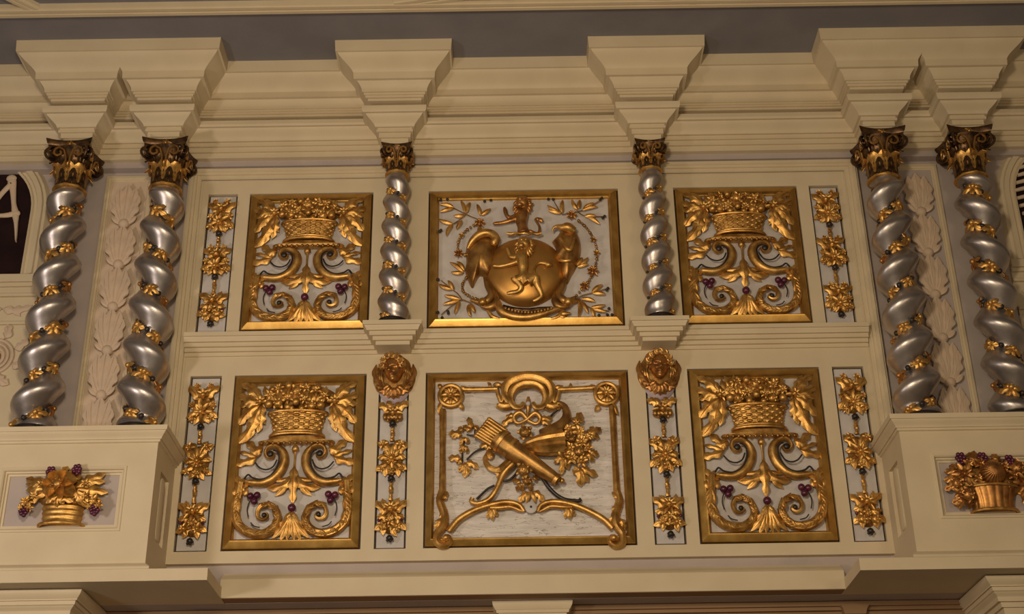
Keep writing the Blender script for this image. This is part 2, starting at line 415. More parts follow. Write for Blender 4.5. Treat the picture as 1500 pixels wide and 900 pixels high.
# ------------------------------------------------------------------ pedestals
def pedestal(xc, label, sgn):
    t = thing('column_pedestal', label, 'pedestal', (xc, 0, -.333))
    z = lambda a: a+.333
    hw = .745; yf = -.62
    m = MB(); m.box(-hw+.03, hw-.03, -.56, .06, z(-.333), z(.76))
    # front rails around the recessed panel
    rx0, rx1, rz0, rz1 = -.485, .485, z(.02), z(.515)
    m.box(-hw, hw, yf, -.56, z(-.28), rz0); m.box(-hw, hw, yf, -.56, rz1, z(.76))
    m.box(-hw, rx0, yf, -.56, rz0, rz1); m.box(rx1, hw, yf, -.56, rz0, rz1)
    # sides, with an upright slot
    for s in (-1, 1):
        xa, xb = sorted((s*hw, s*(hw-.03)))
        m.box(xa, xb, -.56, -.44, z(-.28), z(.76)); m.box(xa, xb, -.16, .06, z(-.28), z(.76))
        m.box(xa, xb, -.44, -.16, z(-.28), z(-.02)); m.box(xa, xb, -.44, -.16, z(.56), z(.76))
    m.build('body', CREAM, t, smooth=False)
    m = MB(); m.ring_frame(rx0-.03, rx1+.03, rz0-.03, rz1+.03, [(0, yf), (.004, yf-.008), (.02, yf-.010), (.03, yf+.0), (.032, yf+.018), (.045, yf+.02), (.05, yf+.036), (.066, yf+.038), (.07, yf+.058)])
    m.build('panel_moulding', CREAM, t, angle=25)
    m = MB(); m.box(rx0, rx1, -.572, -.558, rz0, rz1); m.build('panel_board', GREYWALL, t, smooth=False)
    for s in (-1, 1):
        m = MB(); out = []
        yc = -.30; r = .075; za, zb = z(.07), z(.47)
        for k in range(17):
            a = PI*k/16; out.append((yc+r*math.cos(a), zb+r*math.sin(a)))
        for k in range(17):
            a = PI+PI*k/16; out.append((yc+r*math.cos(a), za+r*math.sin(a)))
        n = len(out); vs = []; fs = []
        for d, q in ((0, 1.), (.022, .95), (.03, .6)):
            cy = yc; cz = (za+zb)/2
            for (y, zz) in out: vs.append((s*(hw-.031+d), yc+(y-yc)*q, cz+(zz-cz)*(1-(1-q)*.3)))
        for k in range(2):
            for j in range(n): fs.append((k*n+j, k*n+(j+1) % n, (k+1)*n+(j+1) % n, (k+1)*n+j))
        fs.append(tuple(2*n+j for j in range(n)))
        m.add(vs, fs); m.build('side_panel', CREAM, t)
    pr = [(z(.742), 0), (z(.748), .016), (z(.765), .02), (z(.765), .032)] + [(z(a), b) for a, b in cyma(.772, .032, .828, .07, 6)] + [(z(.828), .08), (z(.868), .085)]
    band([(a, b, -.06) for a, b in pr], [(0, hw, -yf)], -hw-.1, hw+.1, .06).build('cornice', CREAM, t, angle=25)
    pr = [(0, .045)] + [(a, b) for a, b in cyma(.02, .045, .06, .0, 4)]
    band([(a, b, -.06) for a, b in pr], [(0, hw, -yf)], -hw-.06, hw+.06, .06).build('base_moulding', CREAM, t, angle=25)
    return t
pedestal(-3.80, 'cream projecting pedestal at left under the two left twisted columns', -1)
pedestal(3.795, 'cream projecting pedestal at right under the two right twisted columns', 1)

# ------------------------------------------------------------------ twisted columns
def vine_leaf_mesh(sc, mat):
    m = MB()
    for a, l, wd in ((0, 1, .55), (.8, .85, .5), (-.8, .85, .5), (1.75, .55, .45), (-1.75, .55, .45)):
        m.leaf((0, .0, 0), (math.sin(a)*l*sc, .004, -math.cos(a)*l*sc*.9), wd*sc, sc*.32, .05*a, 2, rise=-.0*sc, th=.006, n=7, fold=.45)
    m.ball((0, -sc*.25, .0), sc*.2, 8, 5)
    return m.mesh('leaf', mat)
VL_BIG = vine_leaf_mesh(.125, GOLD); VL_SMALL = vine_leaf_mesh(.082, GOLD)
VL_BIGC = vine_leaf_mesh(.120, COPPER); VL_SMALLC = vine_leaf_mesh(.078, COPPER)
BERRY_B = MB().ball((0, 0, 0), .024, 10, 7).mesh('berry', BLACK); BERRY_S = MB().ball((0, 0, 0), .014, 10, 7).mesh('berry', BLACK)

def twisted_column(x, y, zb, zt, zcap, r0, r1, amp, pitch, z0, hand, cap_w, label, group, nleaf, big=True, drift=0.):
    t = thing('twisted_column', label, 'column', (x, y, zb), 0, group)
    H = zcap-zb; hb = .135 if big else .04
    az = lambda z: -PI/2+hand*2*PI*(z+zb-z0)/pitch          # direction of the groove
    def centre(z):
        k = min(1, (z-hb)/.10, (H-z)/.08); k = max(k, 0)
        a = az(z)+PI; return amp*k*math.cos(a), amp*k*math.sin(a)
    rad = lambda z: r0+(r1-r0)*(z/H)**1.2
    m = MB(); n = 36; N = int((H-hb)/.012); vs = []; fs = []
    for i in range(N+1):
        z = hb+(H-hb)*i/N; cx, cy = centre(z)
        for j in range(n):
            th = 2*PI*j/n
            da = math.cos(th-az(z)); k = 1-.13*max(0, da)**6
            vs.append((cx+rad(z)*k*math.cos(th), cy+rad(z)*k*math.sin(th), z))
    for i in range(N):
        for j in range(n): fs.append((i*n+j, i*n+(j+1) % n, (i+1)*n+(j+1) % n, (i+1)*n+j))
    fs += [tuple(range(n-1, -1, -1)), tuple(N*n+j for j in range(n))]
    m.add(vs, fs); m.build('shaft', SILVER, t, angle=80)
    m = MB(); rb = r0+amp*.5
    m.lathe([(rb*1.0, 0), (rb*1.06, .006), (rb*1.08, hb*.25), (rb*1.02, hb*.45), (rb*.97, hb*.55), (rb*1.03, hb*.75), (rb*1.0, hb*.92), (rb*.93, hb), (rb*.8, hb+.01)], n=36)
    m.build('base', BLACK, t)
    # vine in the groove
    z = hb+.03; k = 0; dz = pitch/nleaf
    while z < H-.03:
        a = az(z); cx, cy = centre(z); rr = rad(z)*.90+(.016 if big else .008)
        px, py = cx+rr*math.cos(a), cy+rr*math.sin(a)
        nrm = Vector((math.cos(a), math.sin(a), -.12 if k % 2 else .05)).normalized()
        X = Vector((0, 0, 1)).cross(nrm)*-1; X = X.normalized(); Zv = X.cross(-nrm).normalized() if False else nrm.cross(X).normalized()*1
        # local frame: leaf mesh lies in its xz plane and faces -y
        Y = -nrm; Xv = Y.cross(Vector((0, 0, 1))).normalized(); Zv = Xv.cross(Y)
        M = Matrix((Xv, Y, Zv)).transposed().to_4x4()
        sc = rnd.uniform(.86, 1.12); M = Matrix.Translation((px, py, z)) @ M @ Matrix.Rotation(rnd.uniform(-.5, .5)+hand*-.3, 4, 'Y') @ Matrix.Scale(sc, 4)
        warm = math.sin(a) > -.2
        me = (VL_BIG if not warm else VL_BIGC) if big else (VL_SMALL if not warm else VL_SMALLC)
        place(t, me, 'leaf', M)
        zb_ = z+dz*.5
        if zb_ < H-.03:
            a2 = az(zb_); cx, cy = centre(zb_); r2 = rad(zb_)*.90+(.020 if big else .012)
            place(t, BERRY_B if big else BERRY_S, 'berry', Matrix.Translation((cx+r2*math.cos(a2), cy+r2*math.sin(a2), zb_)))
        z += dz; k += 1
    # ---- capital
    hc = zt-zcap; cz = H; w2 = cap_w/2; R = r1*1.02
    m = MB(); m.lathe([(R*.98, 0), (R*1.10, .008), (R*1.12, .02), (R*1.02, .03), (R*.96, .035)], (0, 0, cz), 28); m.build('collar', GOLD, t)
    m = MB(); m.lathe([(R*.92, .03), (R*.95, hc*.3), (R*1.05, hc*.6), (R*1.35, hc*.82), (R*1.4, hc*.86)], (0, 0, cz), 28); m.build('bell', BRONZE, t)
    # abacus: concave sides, pointed horns
    out = []
    for s in range(4):
        a = PI/4+s*PI/2; b = a+PI/2
        A = Vector((math.cos(a), math.sin(a)))*w2*1.60; B = Vector((math.cos(b), math.sin(b)))*w2*1.60
        mid = (A+B)/2; inw = -mid.normalized()*w2*.34
        tA = (B-A).normalized()
        for k in range(9):
            u = .04+.92*k/8; p = A*(1-u)+B*u+inw*(4*u*(1-u))**.8; out.append((p.x, p.y))
    m = MB(); n = len(out); vs = []; fs = []
    lay = [(hc*.82, .84), (hc*.845, .93), (hc*.88, .91), (hc*.90, .97), (hc*.975, 1.02), (hc*1.0, 1.02)]
    for zz, q in lay: vs += [(px*q, py*q, cz+zz) for px, py in out]
    for i in range(len(lay)-1):
        for j in range(n): fs.append((i*n+j, i*n+(j+1) % n, (i+1)*n+(j+1) % n, (i+1)*n+j))
    fs += [tuple(range(n-1, -1, -1)), tuple((len(lay)-1)*n+j for j in range(n))]
    m.add(vs, fs); m.build('abacus', BRONZE, t, angle=35)
    # acanthus leaves, two tiers
    lm = MB(); lw = 2*PI*R/8*.98
    def cap_leaf(h0, h1, out_, wd, mat):
        mm = MB(); nn = 9; vs = []; fs = []; ts = (-1, -.6, -.2, 0, .2, .6, 1)
        for i in range(nn+1):
            u = i/nn; zz = h0+(h1-h0)*(u if u < .85 else .85-(u-.85)*.9)
            ro = out_*(u**3.2)+(.012 if u > .9 else 0)
            ww = wd*.5*(.85+.25*math.cos(u*PI*6))*(1 if u < .7 else max(.12, 1-((u-.7)/.3)**2*.85))
            for tt in ts: vs.append((ww*tt, -(ro-.25*ww*abs(tt)**1.5-(.006 if tt == 0 else 0)), zz+abs(tt)*.012))
        K = len(vs); vs += [(a, b+.008, c) for a, b, c in vs]; mt = len(ts)
        for i in range(nn):
            for j in range(mt-1):
                a = i*mt+j; fs.append((a, a+1, a+mt+1, a+mt)); fs.append((K+a, K+a+mt, K+a+mt+1, K+a+1))
            a = i*mt; fs.append((a, a+mt, K+a+mt, K+a)); a = i*mt+mt-1; fs.append((a, K+a, K+a+mt, a+mt))
        mm.add(vs, fs); return mm.mesh('acanthus_leaf', mat)
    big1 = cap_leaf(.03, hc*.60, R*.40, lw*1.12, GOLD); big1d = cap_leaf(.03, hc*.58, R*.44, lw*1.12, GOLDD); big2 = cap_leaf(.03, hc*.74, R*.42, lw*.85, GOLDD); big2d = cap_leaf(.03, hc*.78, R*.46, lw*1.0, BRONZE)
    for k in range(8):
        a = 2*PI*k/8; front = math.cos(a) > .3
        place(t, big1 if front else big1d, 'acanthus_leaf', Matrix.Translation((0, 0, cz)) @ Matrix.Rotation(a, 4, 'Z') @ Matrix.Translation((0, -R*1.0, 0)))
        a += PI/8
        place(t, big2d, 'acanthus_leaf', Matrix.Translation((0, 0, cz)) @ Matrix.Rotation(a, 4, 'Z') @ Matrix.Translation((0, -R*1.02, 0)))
    # corner volutes
    vm = MB()
    rv = hc*.135; pts = []; rr_ = []
    for i in range(8): u = i/7; pts.append((R*.8+(w2*1.06-R*.8)*u**1.3, 0, hc*.42+hc*.42*u)); rr_.append(.010+.005*u)
    cxv, czv = w2*1.06, hc*.84-rv
    for i in range(1, 30):
        a = PI/2-i*.38; q = rv*(1-i/34); pts.append((cxv+q*math.cos(a), 0, czv+q*math.sin(a))); rr_.append(.013*(1-i/60))
    vm.tube(pts, [a*1.1 for a in rr_], [a*.8 for a in rr_], 8, up=(0, 1, 0)); vm.ball((cxv, 0, czv), (rv*.35, .02, rv*.35), 8, 6)
    vme = vm.mesh('volute', BRONZE)
    for k in range(4):
        a = PI/4+k*PI/2
        for dd in (-1, 1):
            place(t, vme, 'volute', Matrix.Translation((0, 0, cz)) @ Matrix.Rotation(a+dd*.10, 4, 'Z') @ Matrix.Diagonal((1.04, 1.3, 1, 1)))
    # small scrolls meeting mid-face, with a flower on the abacus
    sm = MB()
    for s in (-1, 1):
        pts = [(s*R*.10, -.005, hc*.38), (s*R*.14, -.015, hc*.6), (s*R*.30, -.025, hc*.76)]
        for i in range(14):
            a = PI/2+i*.42; q = hc*.115*(1-i/18); pts.append((s*(R*.62-q*math.cos(a)), -.030, hc*.70+q*math.sin(a)))
        sm.tube(pts, .011, .011, 6)
    sme = sm.mesh('scroll', GOLDD); fl = MB().flower((0, 0, 0), hc*.11, 5, 1).mesh('abacus_flower', GOLDD)
    for k in range(4):
        M = Matrix.Translation((0, 0, cz)) @ Matrix.Rotation(k*PI/2, 4, 'Z')
        place(t, sme, 'scroll', M @ Matrix.Translation((0, -R*1.12, 0)))
        place(t, fl, 'abacus_flower', M @ Matrix.Translation((0, -w2*.80, hc*.90)))
    return t
GP = 'silver twisted columns wound with gilded vine'
twisted_column(-4.235, -.27, .868, 3.86, 3.375, .172, .138, .050, .405, 3.13, 1, .40, 'large silver twisted column at far left, next to the left arched grille', GP, 4.4)
twisted_column(-3.34, -.27, .868, 3.86, 3.375, .172, .138, .050, .403, 3.12, -1, .40, 'large silver twisted column on the left pedestal, the one nearer the gilded panels', GP, 4.4)
twisted_column(3.36, -.27, .868, 3.86, 3.36, .172, .138, .050, .392, 3.045, 1, .40, 'large silver twisted column on the right pedestal, the one nearer the gilded panels', GP, 4.4)
twisted_column(4.175, -.27, .868, 3.86, 3.36, .172, .138, .050, .405, 3.22, -1, .40, 'large silver twisted column at far right, next to the right arched grille', GP, 4.4)
twisted_column(-1.19, -.19, 1.992, 3.86, 3.55, .125, .100, .022, .262, 3.35, -1, .27, 'small silver twisted column left of the shield panel', GP, 4, False)
twisted_column(1.20, -.19, 1.992, 3.86, 3.55, .125, .100, .022, .262, 3.33, 1, .27, 'small silver twisted column right of the shield panel', GP, 4, False)

# ------------------------------------------------------------------ cream festoon panels between the paired columns
def festoon(xc, label, flip):
    fr = MB(); fr.ring_frame(-.225, .225, 0, 2.88, [(0, .0), (0, -.03), (.018, -.034), (.022, -.02), (.04, -.02), (.045, -.008), (.052, -.008), (.055, 0)])
    t = thing('festoon_panel', label, 'wall panel', (xc, .06, .872))
    fr.build('frame', CREAM, t, angle=25)
    m = MB(); m.box(-.17, .17, -.006, .0, .055, 2.83); m.build('board', GREYWALL if flip else STUCCO, t, smooth=False)
    n = 6; z = 2.74; hh = .44
    for k in range(n):
        m = MB(); wd = .30-.0*k; s = 1.0
        zb_ = z-hh*k; L = .42
        m.ball((0, -.04, zb_-.40), (.055, .05, .05), 12, 8)
        for a, l, ww in ((.40, .80, .12), (-.40, .80, .12), (.22, .96, .13), (-.22, .96, .13), (0, 1.02, .15)):
            x1 = math.sin(a)*L*l; m.leaf((x1*.1, -.03, zb_-L), (x1*.85, -.050, zb_-L+L*l*math.cos(a)), ww, .05, .20*a, 3, th=.02, fold=.35, tipcurl=.015)
        for s in (-1, 1):
            m.leaf((s*.02, -.03, zb_-L*.95), (s*.115, -.07, zb_-L*.78), .06, .03, s*.25, 0, th=.015)
        m.build('husk', STUCCO, t)
    m = MB(); m.ball((0, -.035, z-hh*n+.0), (.05, .04, .05)); m.ball((0, -.035, z-hh*n-.06), (.022, .02, .03)); m.build('bud', STUCCO, t)
    return t
festoon(-3.78, 'cream carved leaf festoon panel between the two left twisted columns', False)
festoon(3.755, 'cream carved leaf festoon panel between the two right twisted columns', True)

# ------------------------------------------------------------------ gilded panels
def frame_mesh(w_, h_, mat, fw=.085, lift=.034):
    m = MB(); s = fw/.085
    m.ring_frame(-w_/2+.017, w_/2-.017, .015, h_-.017, [(0, .045), (0, -.004), (.006*s, -.010), (.050*s, -lift), (.064*s, -lift-.004), (.072*s, -lift+.008), (.076*s, -.014), (.084*s, -.008), (.085*s, .03)])
    return m
def panel_base(name, label, xc, z0, w_, h_, board, group, fw=.085):
    t = thing(name, label, 'carved panel', (xc, 0, z0), 0, group)
    m = MB(); m.box(-w_/2, w_/2, .045, .06, 0, h_); m.build('dark_border', DARKLINE, t, smooth=False)
    m = MB(); m.box(-w_/2+.05, w_/2-.05, .02, .046, .05, h_-.05); m.build('board', board, t, smooth=False)
    frame_mesh(w_, h_, GOLDF, fw).build('frame', GOLDF, t, angle=15)
    return t

def wicker_basket(mb, x0, x1, w_top, w_bot, h, z0, yb, depth, rows=7, cols=15):
    """half-round woven basket relief: rows of over-under strands"""
    NU, NV = cols*8, rows*6; vs = []; fs = []
    for i in range(NV+1):
        v = i/NV; hw = (w_bot+(w_top-w_bot)*(v**1.6))/2; dp = depth*(.75+.25*v)
        for j in range(NU+1):
            u = j/NU; a = PI*u; q_ = math.sin(PI*cols*u+(PI if int(v*rows+1e-6) % 2 else 0)); b = .006*max(-1, min(1, 2.4*q_))*abs(math.sin(PI*rows*v))**.6+.006*abs(math.sin(PI*rows*v))
            vs.append(((x0+x1)/2-(hw+b)*math.cos(a), yb-(dp+b)*math.sin(a)**.8, z0+h*v))
    for i in range(NV):
        for j in range(NU): a = i*(NU+1)+j; fs.append((a, a+1, a+NU+2, a+NU+1))
    fs.append(tuple(range(NU+1))[::-1]); fs.append(tuple(NV*(NU+1)+j for j in range(NU+1)))
    return mb.add(vs, fs)

def leafP(mb, S, a, b, wd, h=.03, bend=0., lobes=0, da=.03, db=.03, mirror=False, **k):
    A = S(a[0], a[1], da); B = S(b[0], b[1], db)
    if mirror: A = (-A[0], A[1], A[2]); B = (-B[0], B[1], B[2]); bend = -bend
    mb.leaf(A, B, wd, h, bend, lobes, **k)

def basket_panel(label, xc, z0, w_, h_, group, seed):
    R = random.Random(seed)
    t = panel_base('basket_panel', label, xc, z0, w_, h_, BOARD, group)
    quad = [(72, 38), (697, 25), (12, 862), (668, 852)]
    S = Sketch(quad, w_, h_); U = 1/530.   # metres per sketch unit, roughly
    PXM = .00188
    ax = lambda y: 371-(y-65)*.048          # centre line of the sketch
    vsc = h_/1.614
    # --- basket, base ring and shelf
    zt_, zb_ = S(ax(205), 208, .06)[2], S(ax(300), 303, .06)[2]
    m = MB(); wicker_basket(m, 0, 0, .50, .415, zt_-zb_, zb_, -.0, .105); m.build('basket', GOLD, t, angle=80)
    m = MB()
    for zz, rr, hw in ((zt_, .014, .258), (zb_, .012, .215), (zb_-.022, .013, .235)):
        pts = [(-hw*math.cos(PI*k/24), -.005-.112*math.sin(PI*k/24)**.8, zz) for k in range(25)]
        pts2 = pts; m.tube(pts2, rr, rr, 8, up=(0, 0, 1), flute=0)
    m.build('basket_rim', GOLD, t)
    zs0 = S(ax(350), 352, .05)[2]; zs1 = zb_-.034
    m = MB()
    lay = [(0, .325, .085), (.014, .335, .095), (.022, .335, .095), (.024, .315, .088)]+[(.024+(zs1-zs0-.024)*q/5, .315-.085*(q/5)**.6, .088-.0*q) for q in range(1, 6)]
    n = 20; vs = []; fs = []
    for dz, hw, dp in lay:
        for k in range(n+1):
            a = PI*k/n; cx_ = -hw*(math.copysign(abs(math.cos(a))**.55, math.cos(a))); vs.append((cx_, .01-dp*math.sin(a)**.6, zs0+dz))
    for i in range(len(lay)-1):
        for k in range(n): a = i*(n+1)+k; fs.append((a, a+1, a+n+2, a+n+1))
    fs.append(tuple(range(n+1))[::-1]); fs.append(tuple((len(lay)-1)*(n+1)+k for k in range(n+1)))
    m.add(vs, fs); m.build('shelf', GOLD, t, angle=35)
    for k in range(13):
        x = -.29+.58*k/12; m = MB(); m.ball((x, -.075, zs0-.006), (.013, .014, .017), 8, 6); m.build('bead', GOLDD, t)
    for mir in (False, True):
        # --- C-shaped scroll with a dark inner line
        cs = [(132, 538, 13), (165, 540, 21), (210, 541, 24), (258, 520, 26), (296, 478, 26), (313, 432, 24), (306, 396, 20), (282, 374, 16), (255, 368, 14), (232, 380, 12), (224, 402, 11), (234, 422, 10), (252, 424, 9), (262, 408, 8), (252, 398, 8)]
        P, W = S.path([(a, b, c_*.92, .030) for a, b, c_ in cs], 5, mirror=mir, unit=PXM*.93)
        m = MB(); m.tube(P, W, [min(.045, .02+w_*.5) for w_ in W], 14, flute=4, fdepth=.05); m.build('scroll', GOLD, t)
        m = MB()
        for path, rr in (([(128, 520), (146, 500), (168, 515), (210, 521), (252, 502), (282, 458), (290, 415), (280, 392), (262, 385)], 3.2), ([(178, 443), (200, 468), (232, 476), (262, 462), (280, 430)], 2.8)):
            P, W = S.path([(a, b, rr, .062) for a, b in path], 5, mirror=mir, unit=PXM); m.tube(P, [w_*1.35 for w_ in W], W, 6)
        e = S(248, 403, .06); m.ball((-e[0] if mir else e[0], e[1], e[2]), (.030, .02, .030)); 
        m.build('dark_line', BLACK, t)
        # --- leaves at the outer side of the volute
        m = MB()
        for b_, wd, bd in (((80, 450), .095, -.15), ((132, 350), .10, .2), ((205, 362), .06, -.1), ((100, 395), .05, 0)):
            leafP(m, S, (186, 425), b_, wd, .03, bd, 2, mirror=mir, da=.03, db=.02)
        leafP(m, S, (215, 385), (150, 412), .09, .035, .1, 2, mirror=mir)
        m.build('leaf', GOLD, t)
        # --- great acanthus scroll
        sc = [(110, 540, 20), (100, 600, 23), (88, 665, 25), (96, 722, 26), (128, 760, 27), (176, 778, 27), (226, 774, 26), (266, 745, 24), (284, 705, 22), (272, 662, 19), (240, 641, 16), (206, 648, 14), (189, 675, 13), (194, 703, 12), (215, 712, 10), (234, 700, 9), (230, 684, 8), (218, 684, 7)]
        P, W = S.path([(a, b, c_*.86, .035) for a, b, c_ in sc], 5, mirror=mir, unit=PXM*.9)
        m = MB(); m.tube(P, W, [min(.05, .018+w_*.55) for w_ in W], 16, flute=5, fdepth=.10); m.build('acanthus_scroll', GOLD, t)
        m = MB(); q = [(a, b) for a, b, _ in sc]
        for i in range(1, 11):      # leaf lobes along the outer side of the scroll
            x, y = q[i]; x2, y2 = q[min(i+1, len(q)-1)]; dx_, dy_ = x2-x, y2-y; L = math.hypot(dx_, dy_); nx, ny = -dy_/L, dx_/L
            if nx*(x-200)+ny*(y-670) < 0: nx, ny = -nx, -ny
            kk = (1-.045*i)
            for off, ln in ((0, 1.), (.33, .9), (.66, .8)):
                bx, by = x+dx_*off, y+dy_*off
                leafP(m, S, (bx-nx*10*kk-dx_*.25, by-ny*10*kk-dy_*.25), (bx+dx_*.75+nx*25*kk*ln, by+dy_*.75+ny*25*kk*ln), .052*kk, .030, .16, 0, da=.060, db=.028, mirror=mir, n=6, fold=.6)
            leafP(m, S, (x+nx*2, y+ny*2), (x+dx_*1.15-nx*17*kk, y+dy_*1.15-ny*17*kk), .044*kk, .028, -.15, 0, da=.062, db=.045, mirror=mir, n=6, fold=.6)
        for b_, wd, bd in (((80, 508), .075, .2), ((128, 518), .06, -.2), ((74, 545), .05, .1), ((142, 545), .05, -.1)):
            leafP(m, S, (108, 590), b_, wd, .03, bd, 2, mirror=mir, db=.02)
        for a_, b_ in (((80, 600), (72, 560)), ((125, 600), (138, 562))):
            leafP(m, S, a_, b_, .05, .02, .1, 0, mirror=mir)
        m.build('scroll_leaves', GOLD, t)
        # --- grapes and their stems
        m = MB()
        for x, y in ((155, 601), (187, 597), (174, 625)):
            e = S(x, y, .045); m.ball((-e[0] if mir else e[0], e[1], e[2]), .031, 14, 9)
        m.build('grape_cluster', PURPLE, t)
        m = MB()
        for path in ([(160, 615), (146, 640), (141, 668), (146, 698)], [(158, 724), (172, 740), (200, 747)], [(190, 690), (205, 704), (222, 712), (240, 700)]):
            P, W = S.path([(a, b, 2.8, .04) for a, b in path], 5, mirror=mir, unit=PXM); m.tube(P, W, W, 6)
        e = S(222, 688, .06); m.ball((-e[0] if mir else e[0], e[1], e[2]), (.022, .02, .022)); m.build('stem', BLACK, t)
        # --- big leaves drooping beside the basket
        m = MB()
        for b_, wd, bd, dd in (((112, 74), .11, .15, .05), ((102, 128), .12, -.12, .05), ((103, 178), .10, .05, .04), ((98, 265), .13, .12, .035), ((158, 75), .07, .1, .05), ((186, 300), .10, -.10, .03), ((146, 330), .12, .05, .03)):
            leafP(m, S, (208, 172), b_, wd, .045, bd, 3, mirror=mir, da=.06, db=dd)
        m.build('leaf', GOLD, t)
        m = MB(); leafP(m, S, (178, 215), (92, 358), .12, .04, -.22, 2, mirror=mir, da=.05, db=.015, tipcurl=.01); leafP(m, S, (190, 220), (222, 265), .06, .03, .1, 0, mirror=mir); m.build('leaf', GOLD, t)
        e = S(202, 160, .075); m = MB(); m.flower((-e[0] if mir else e[0], e[1], e[2]), .072, 6, 2, heart=.32); m.build('flower', GOLD, t)
    # --- heaped flowers and fruit above the rim
    spots = [(250, 120, .05, 'f'), (290, 95, .045, 'f'), (335, 85, .04, 'b'), (375, 100, .062, 'r'), (420, 90, .042, 'f'), (460, 105, .05, 'f'), (500, 130, .05, 'f'),
             (245, 165, .042, 'b'), (285, 165, .06, 'r'), (330, 140, .046, 'f'), (372, 152, .04, 'b'), (415, 150, .042, 'f'), (445, 170, .06, 'r'), (490, 170, .042, 'b'), (330, 182, .034, 'b'), (400, 184, .034, 'b'), (350, 190, .026, 'b'), (262, 95, .03, 'b'), (478, 88, .03, 'b'), (310, 118, .028, 'b'), (395, 125, .026, 'b')]
    for x, y, r, kd in spots:
        e = S(x+R.uniform(-4, 4), y+R.uniform(-4, 4), .085 if y < 150 else .105); m = MB()
        nrm = (R.uniform(-.3, .3), -1, R.uniform(-.5, .1))
        if kd == 'f': m.flower(e, r, R.choice((5, 6)), 2, nrm, .3, R.random()*3); m.build('flower', GOLD, t)
        elif kd == 'r': m.rose(e, r, nrm); m.build('rose', GOLD, t)
        else:
            m.ball(e, r*.9); m.ball((e[0], e[1]-r*.85, e[2]), r*.18, 6, 4); m.build('fruit', GOLD, t)
    m = MB()
    for k in range(17):
        x = 225+k*18; leafP(m, S, (ax(150)+(x-371)*.75, 170), (x+R.uniform(-8, 8), 72+R.uniform(-6, 22)), .07, .03, R.uniform(-.2, .2), 2, da=.05, db=.05)
    m.build('foliage', GOLD, t)
    m = MB(); hx = S(ax(130), 135, .02); out = [(.34*math.cos(a)*.97, hx[2]+.13*vsc*math.sin(a)) for a in np.linspace(0, 2*PI, 30, endpoint=False)]
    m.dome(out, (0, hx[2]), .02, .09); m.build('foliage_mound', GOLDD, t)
    # --- pendant leaf in the middle
    m = MB(); e0 = S(ax(378), 380, .05); m.ball((0, e0[1], e0[2]), .032)
    P = [(0, S(ax(y), y, .045)[1], S(ax(y), y, .045)[2]) for y in (385, 410, 440, 470)]; m.tube(P, [.016, .010, .008, .012], None, 8)
    m.build('pendant', GOLD, t)
    m = MB(); zA = S(350, 462, .03)[2]; zT = S(337, 634, .03)[2]
    m.leaf((0, -.035, zA), (0, -.03, zT), .10, .05, 0, 3, th=.012)
    for s in (-1, 1):
        m.leaf((0, -.03, zA-.12), (s*.225, -.02, zA-.19*vsc), .085, .04, s*.28, 2, th=.012)
        m.leaf((0, -.03, zA-.06), (s*.15, -.02, zA-.26*vsc), .08, .04, s*.15, 2, th=.012)
        m.leaf((0, -.03, zA-.10), (s*.19, -.02, zA-.12*vsc), .05, .03, s*.2, 0, th=.012)
    m.build('leaf', GOLD, t)
    zq = S(340, 657, .04)[2]; m = MB(); m.ball((0, -.05, zq), .036, 14, 9); m.build('berry', PURPLE, t)
    m = MB(); P = [(0, -.04, zT+.0), (0, -.04, zq-.06)]; m.tube(P, .008, None, 8)
    for s in (-1, 1):
        for (xx, dz, wd, bd) in ((.155, -.255, .07, .2), (.085, -.275, .075, .1), (.03, -.27, .07, .04), (.12, -.17, .05, .2), (.06, -.15, .05, .1)):
            m.leaf((s*.01, -.04, zq-.03), (s*xx, -.02, zq+dz*vsc), wd, .04, s*bd, 2, th=.012)
    m.build('leaf_cluster', GOLD, t)
    return t
GB = 'large carved panels with a fruit basket over scrolls'
LC = (XC+XD)/2; LW = XC-XD
basket_panel('gold basket relief in a gold frame, lower row, left of the quiver panel', -LC, LZ0, LW, LZ1, GB, 1)
basket_panel('gold basket relief in a gold frame, lower row, right of the quiver panel', LC, LZ0, LW, LZ1, GB, 2)
basket_panel('gold basket relief in a gold frame, upper row, left of the shield panel', -LC, UZ0, LW, UZ1-UZ0, GB, 3)
basket_panel('gold basket relief in a gold frame, upper row, right of the shield panel', LC, UZ0, LW, UZ1-UZ0, GB, 4)

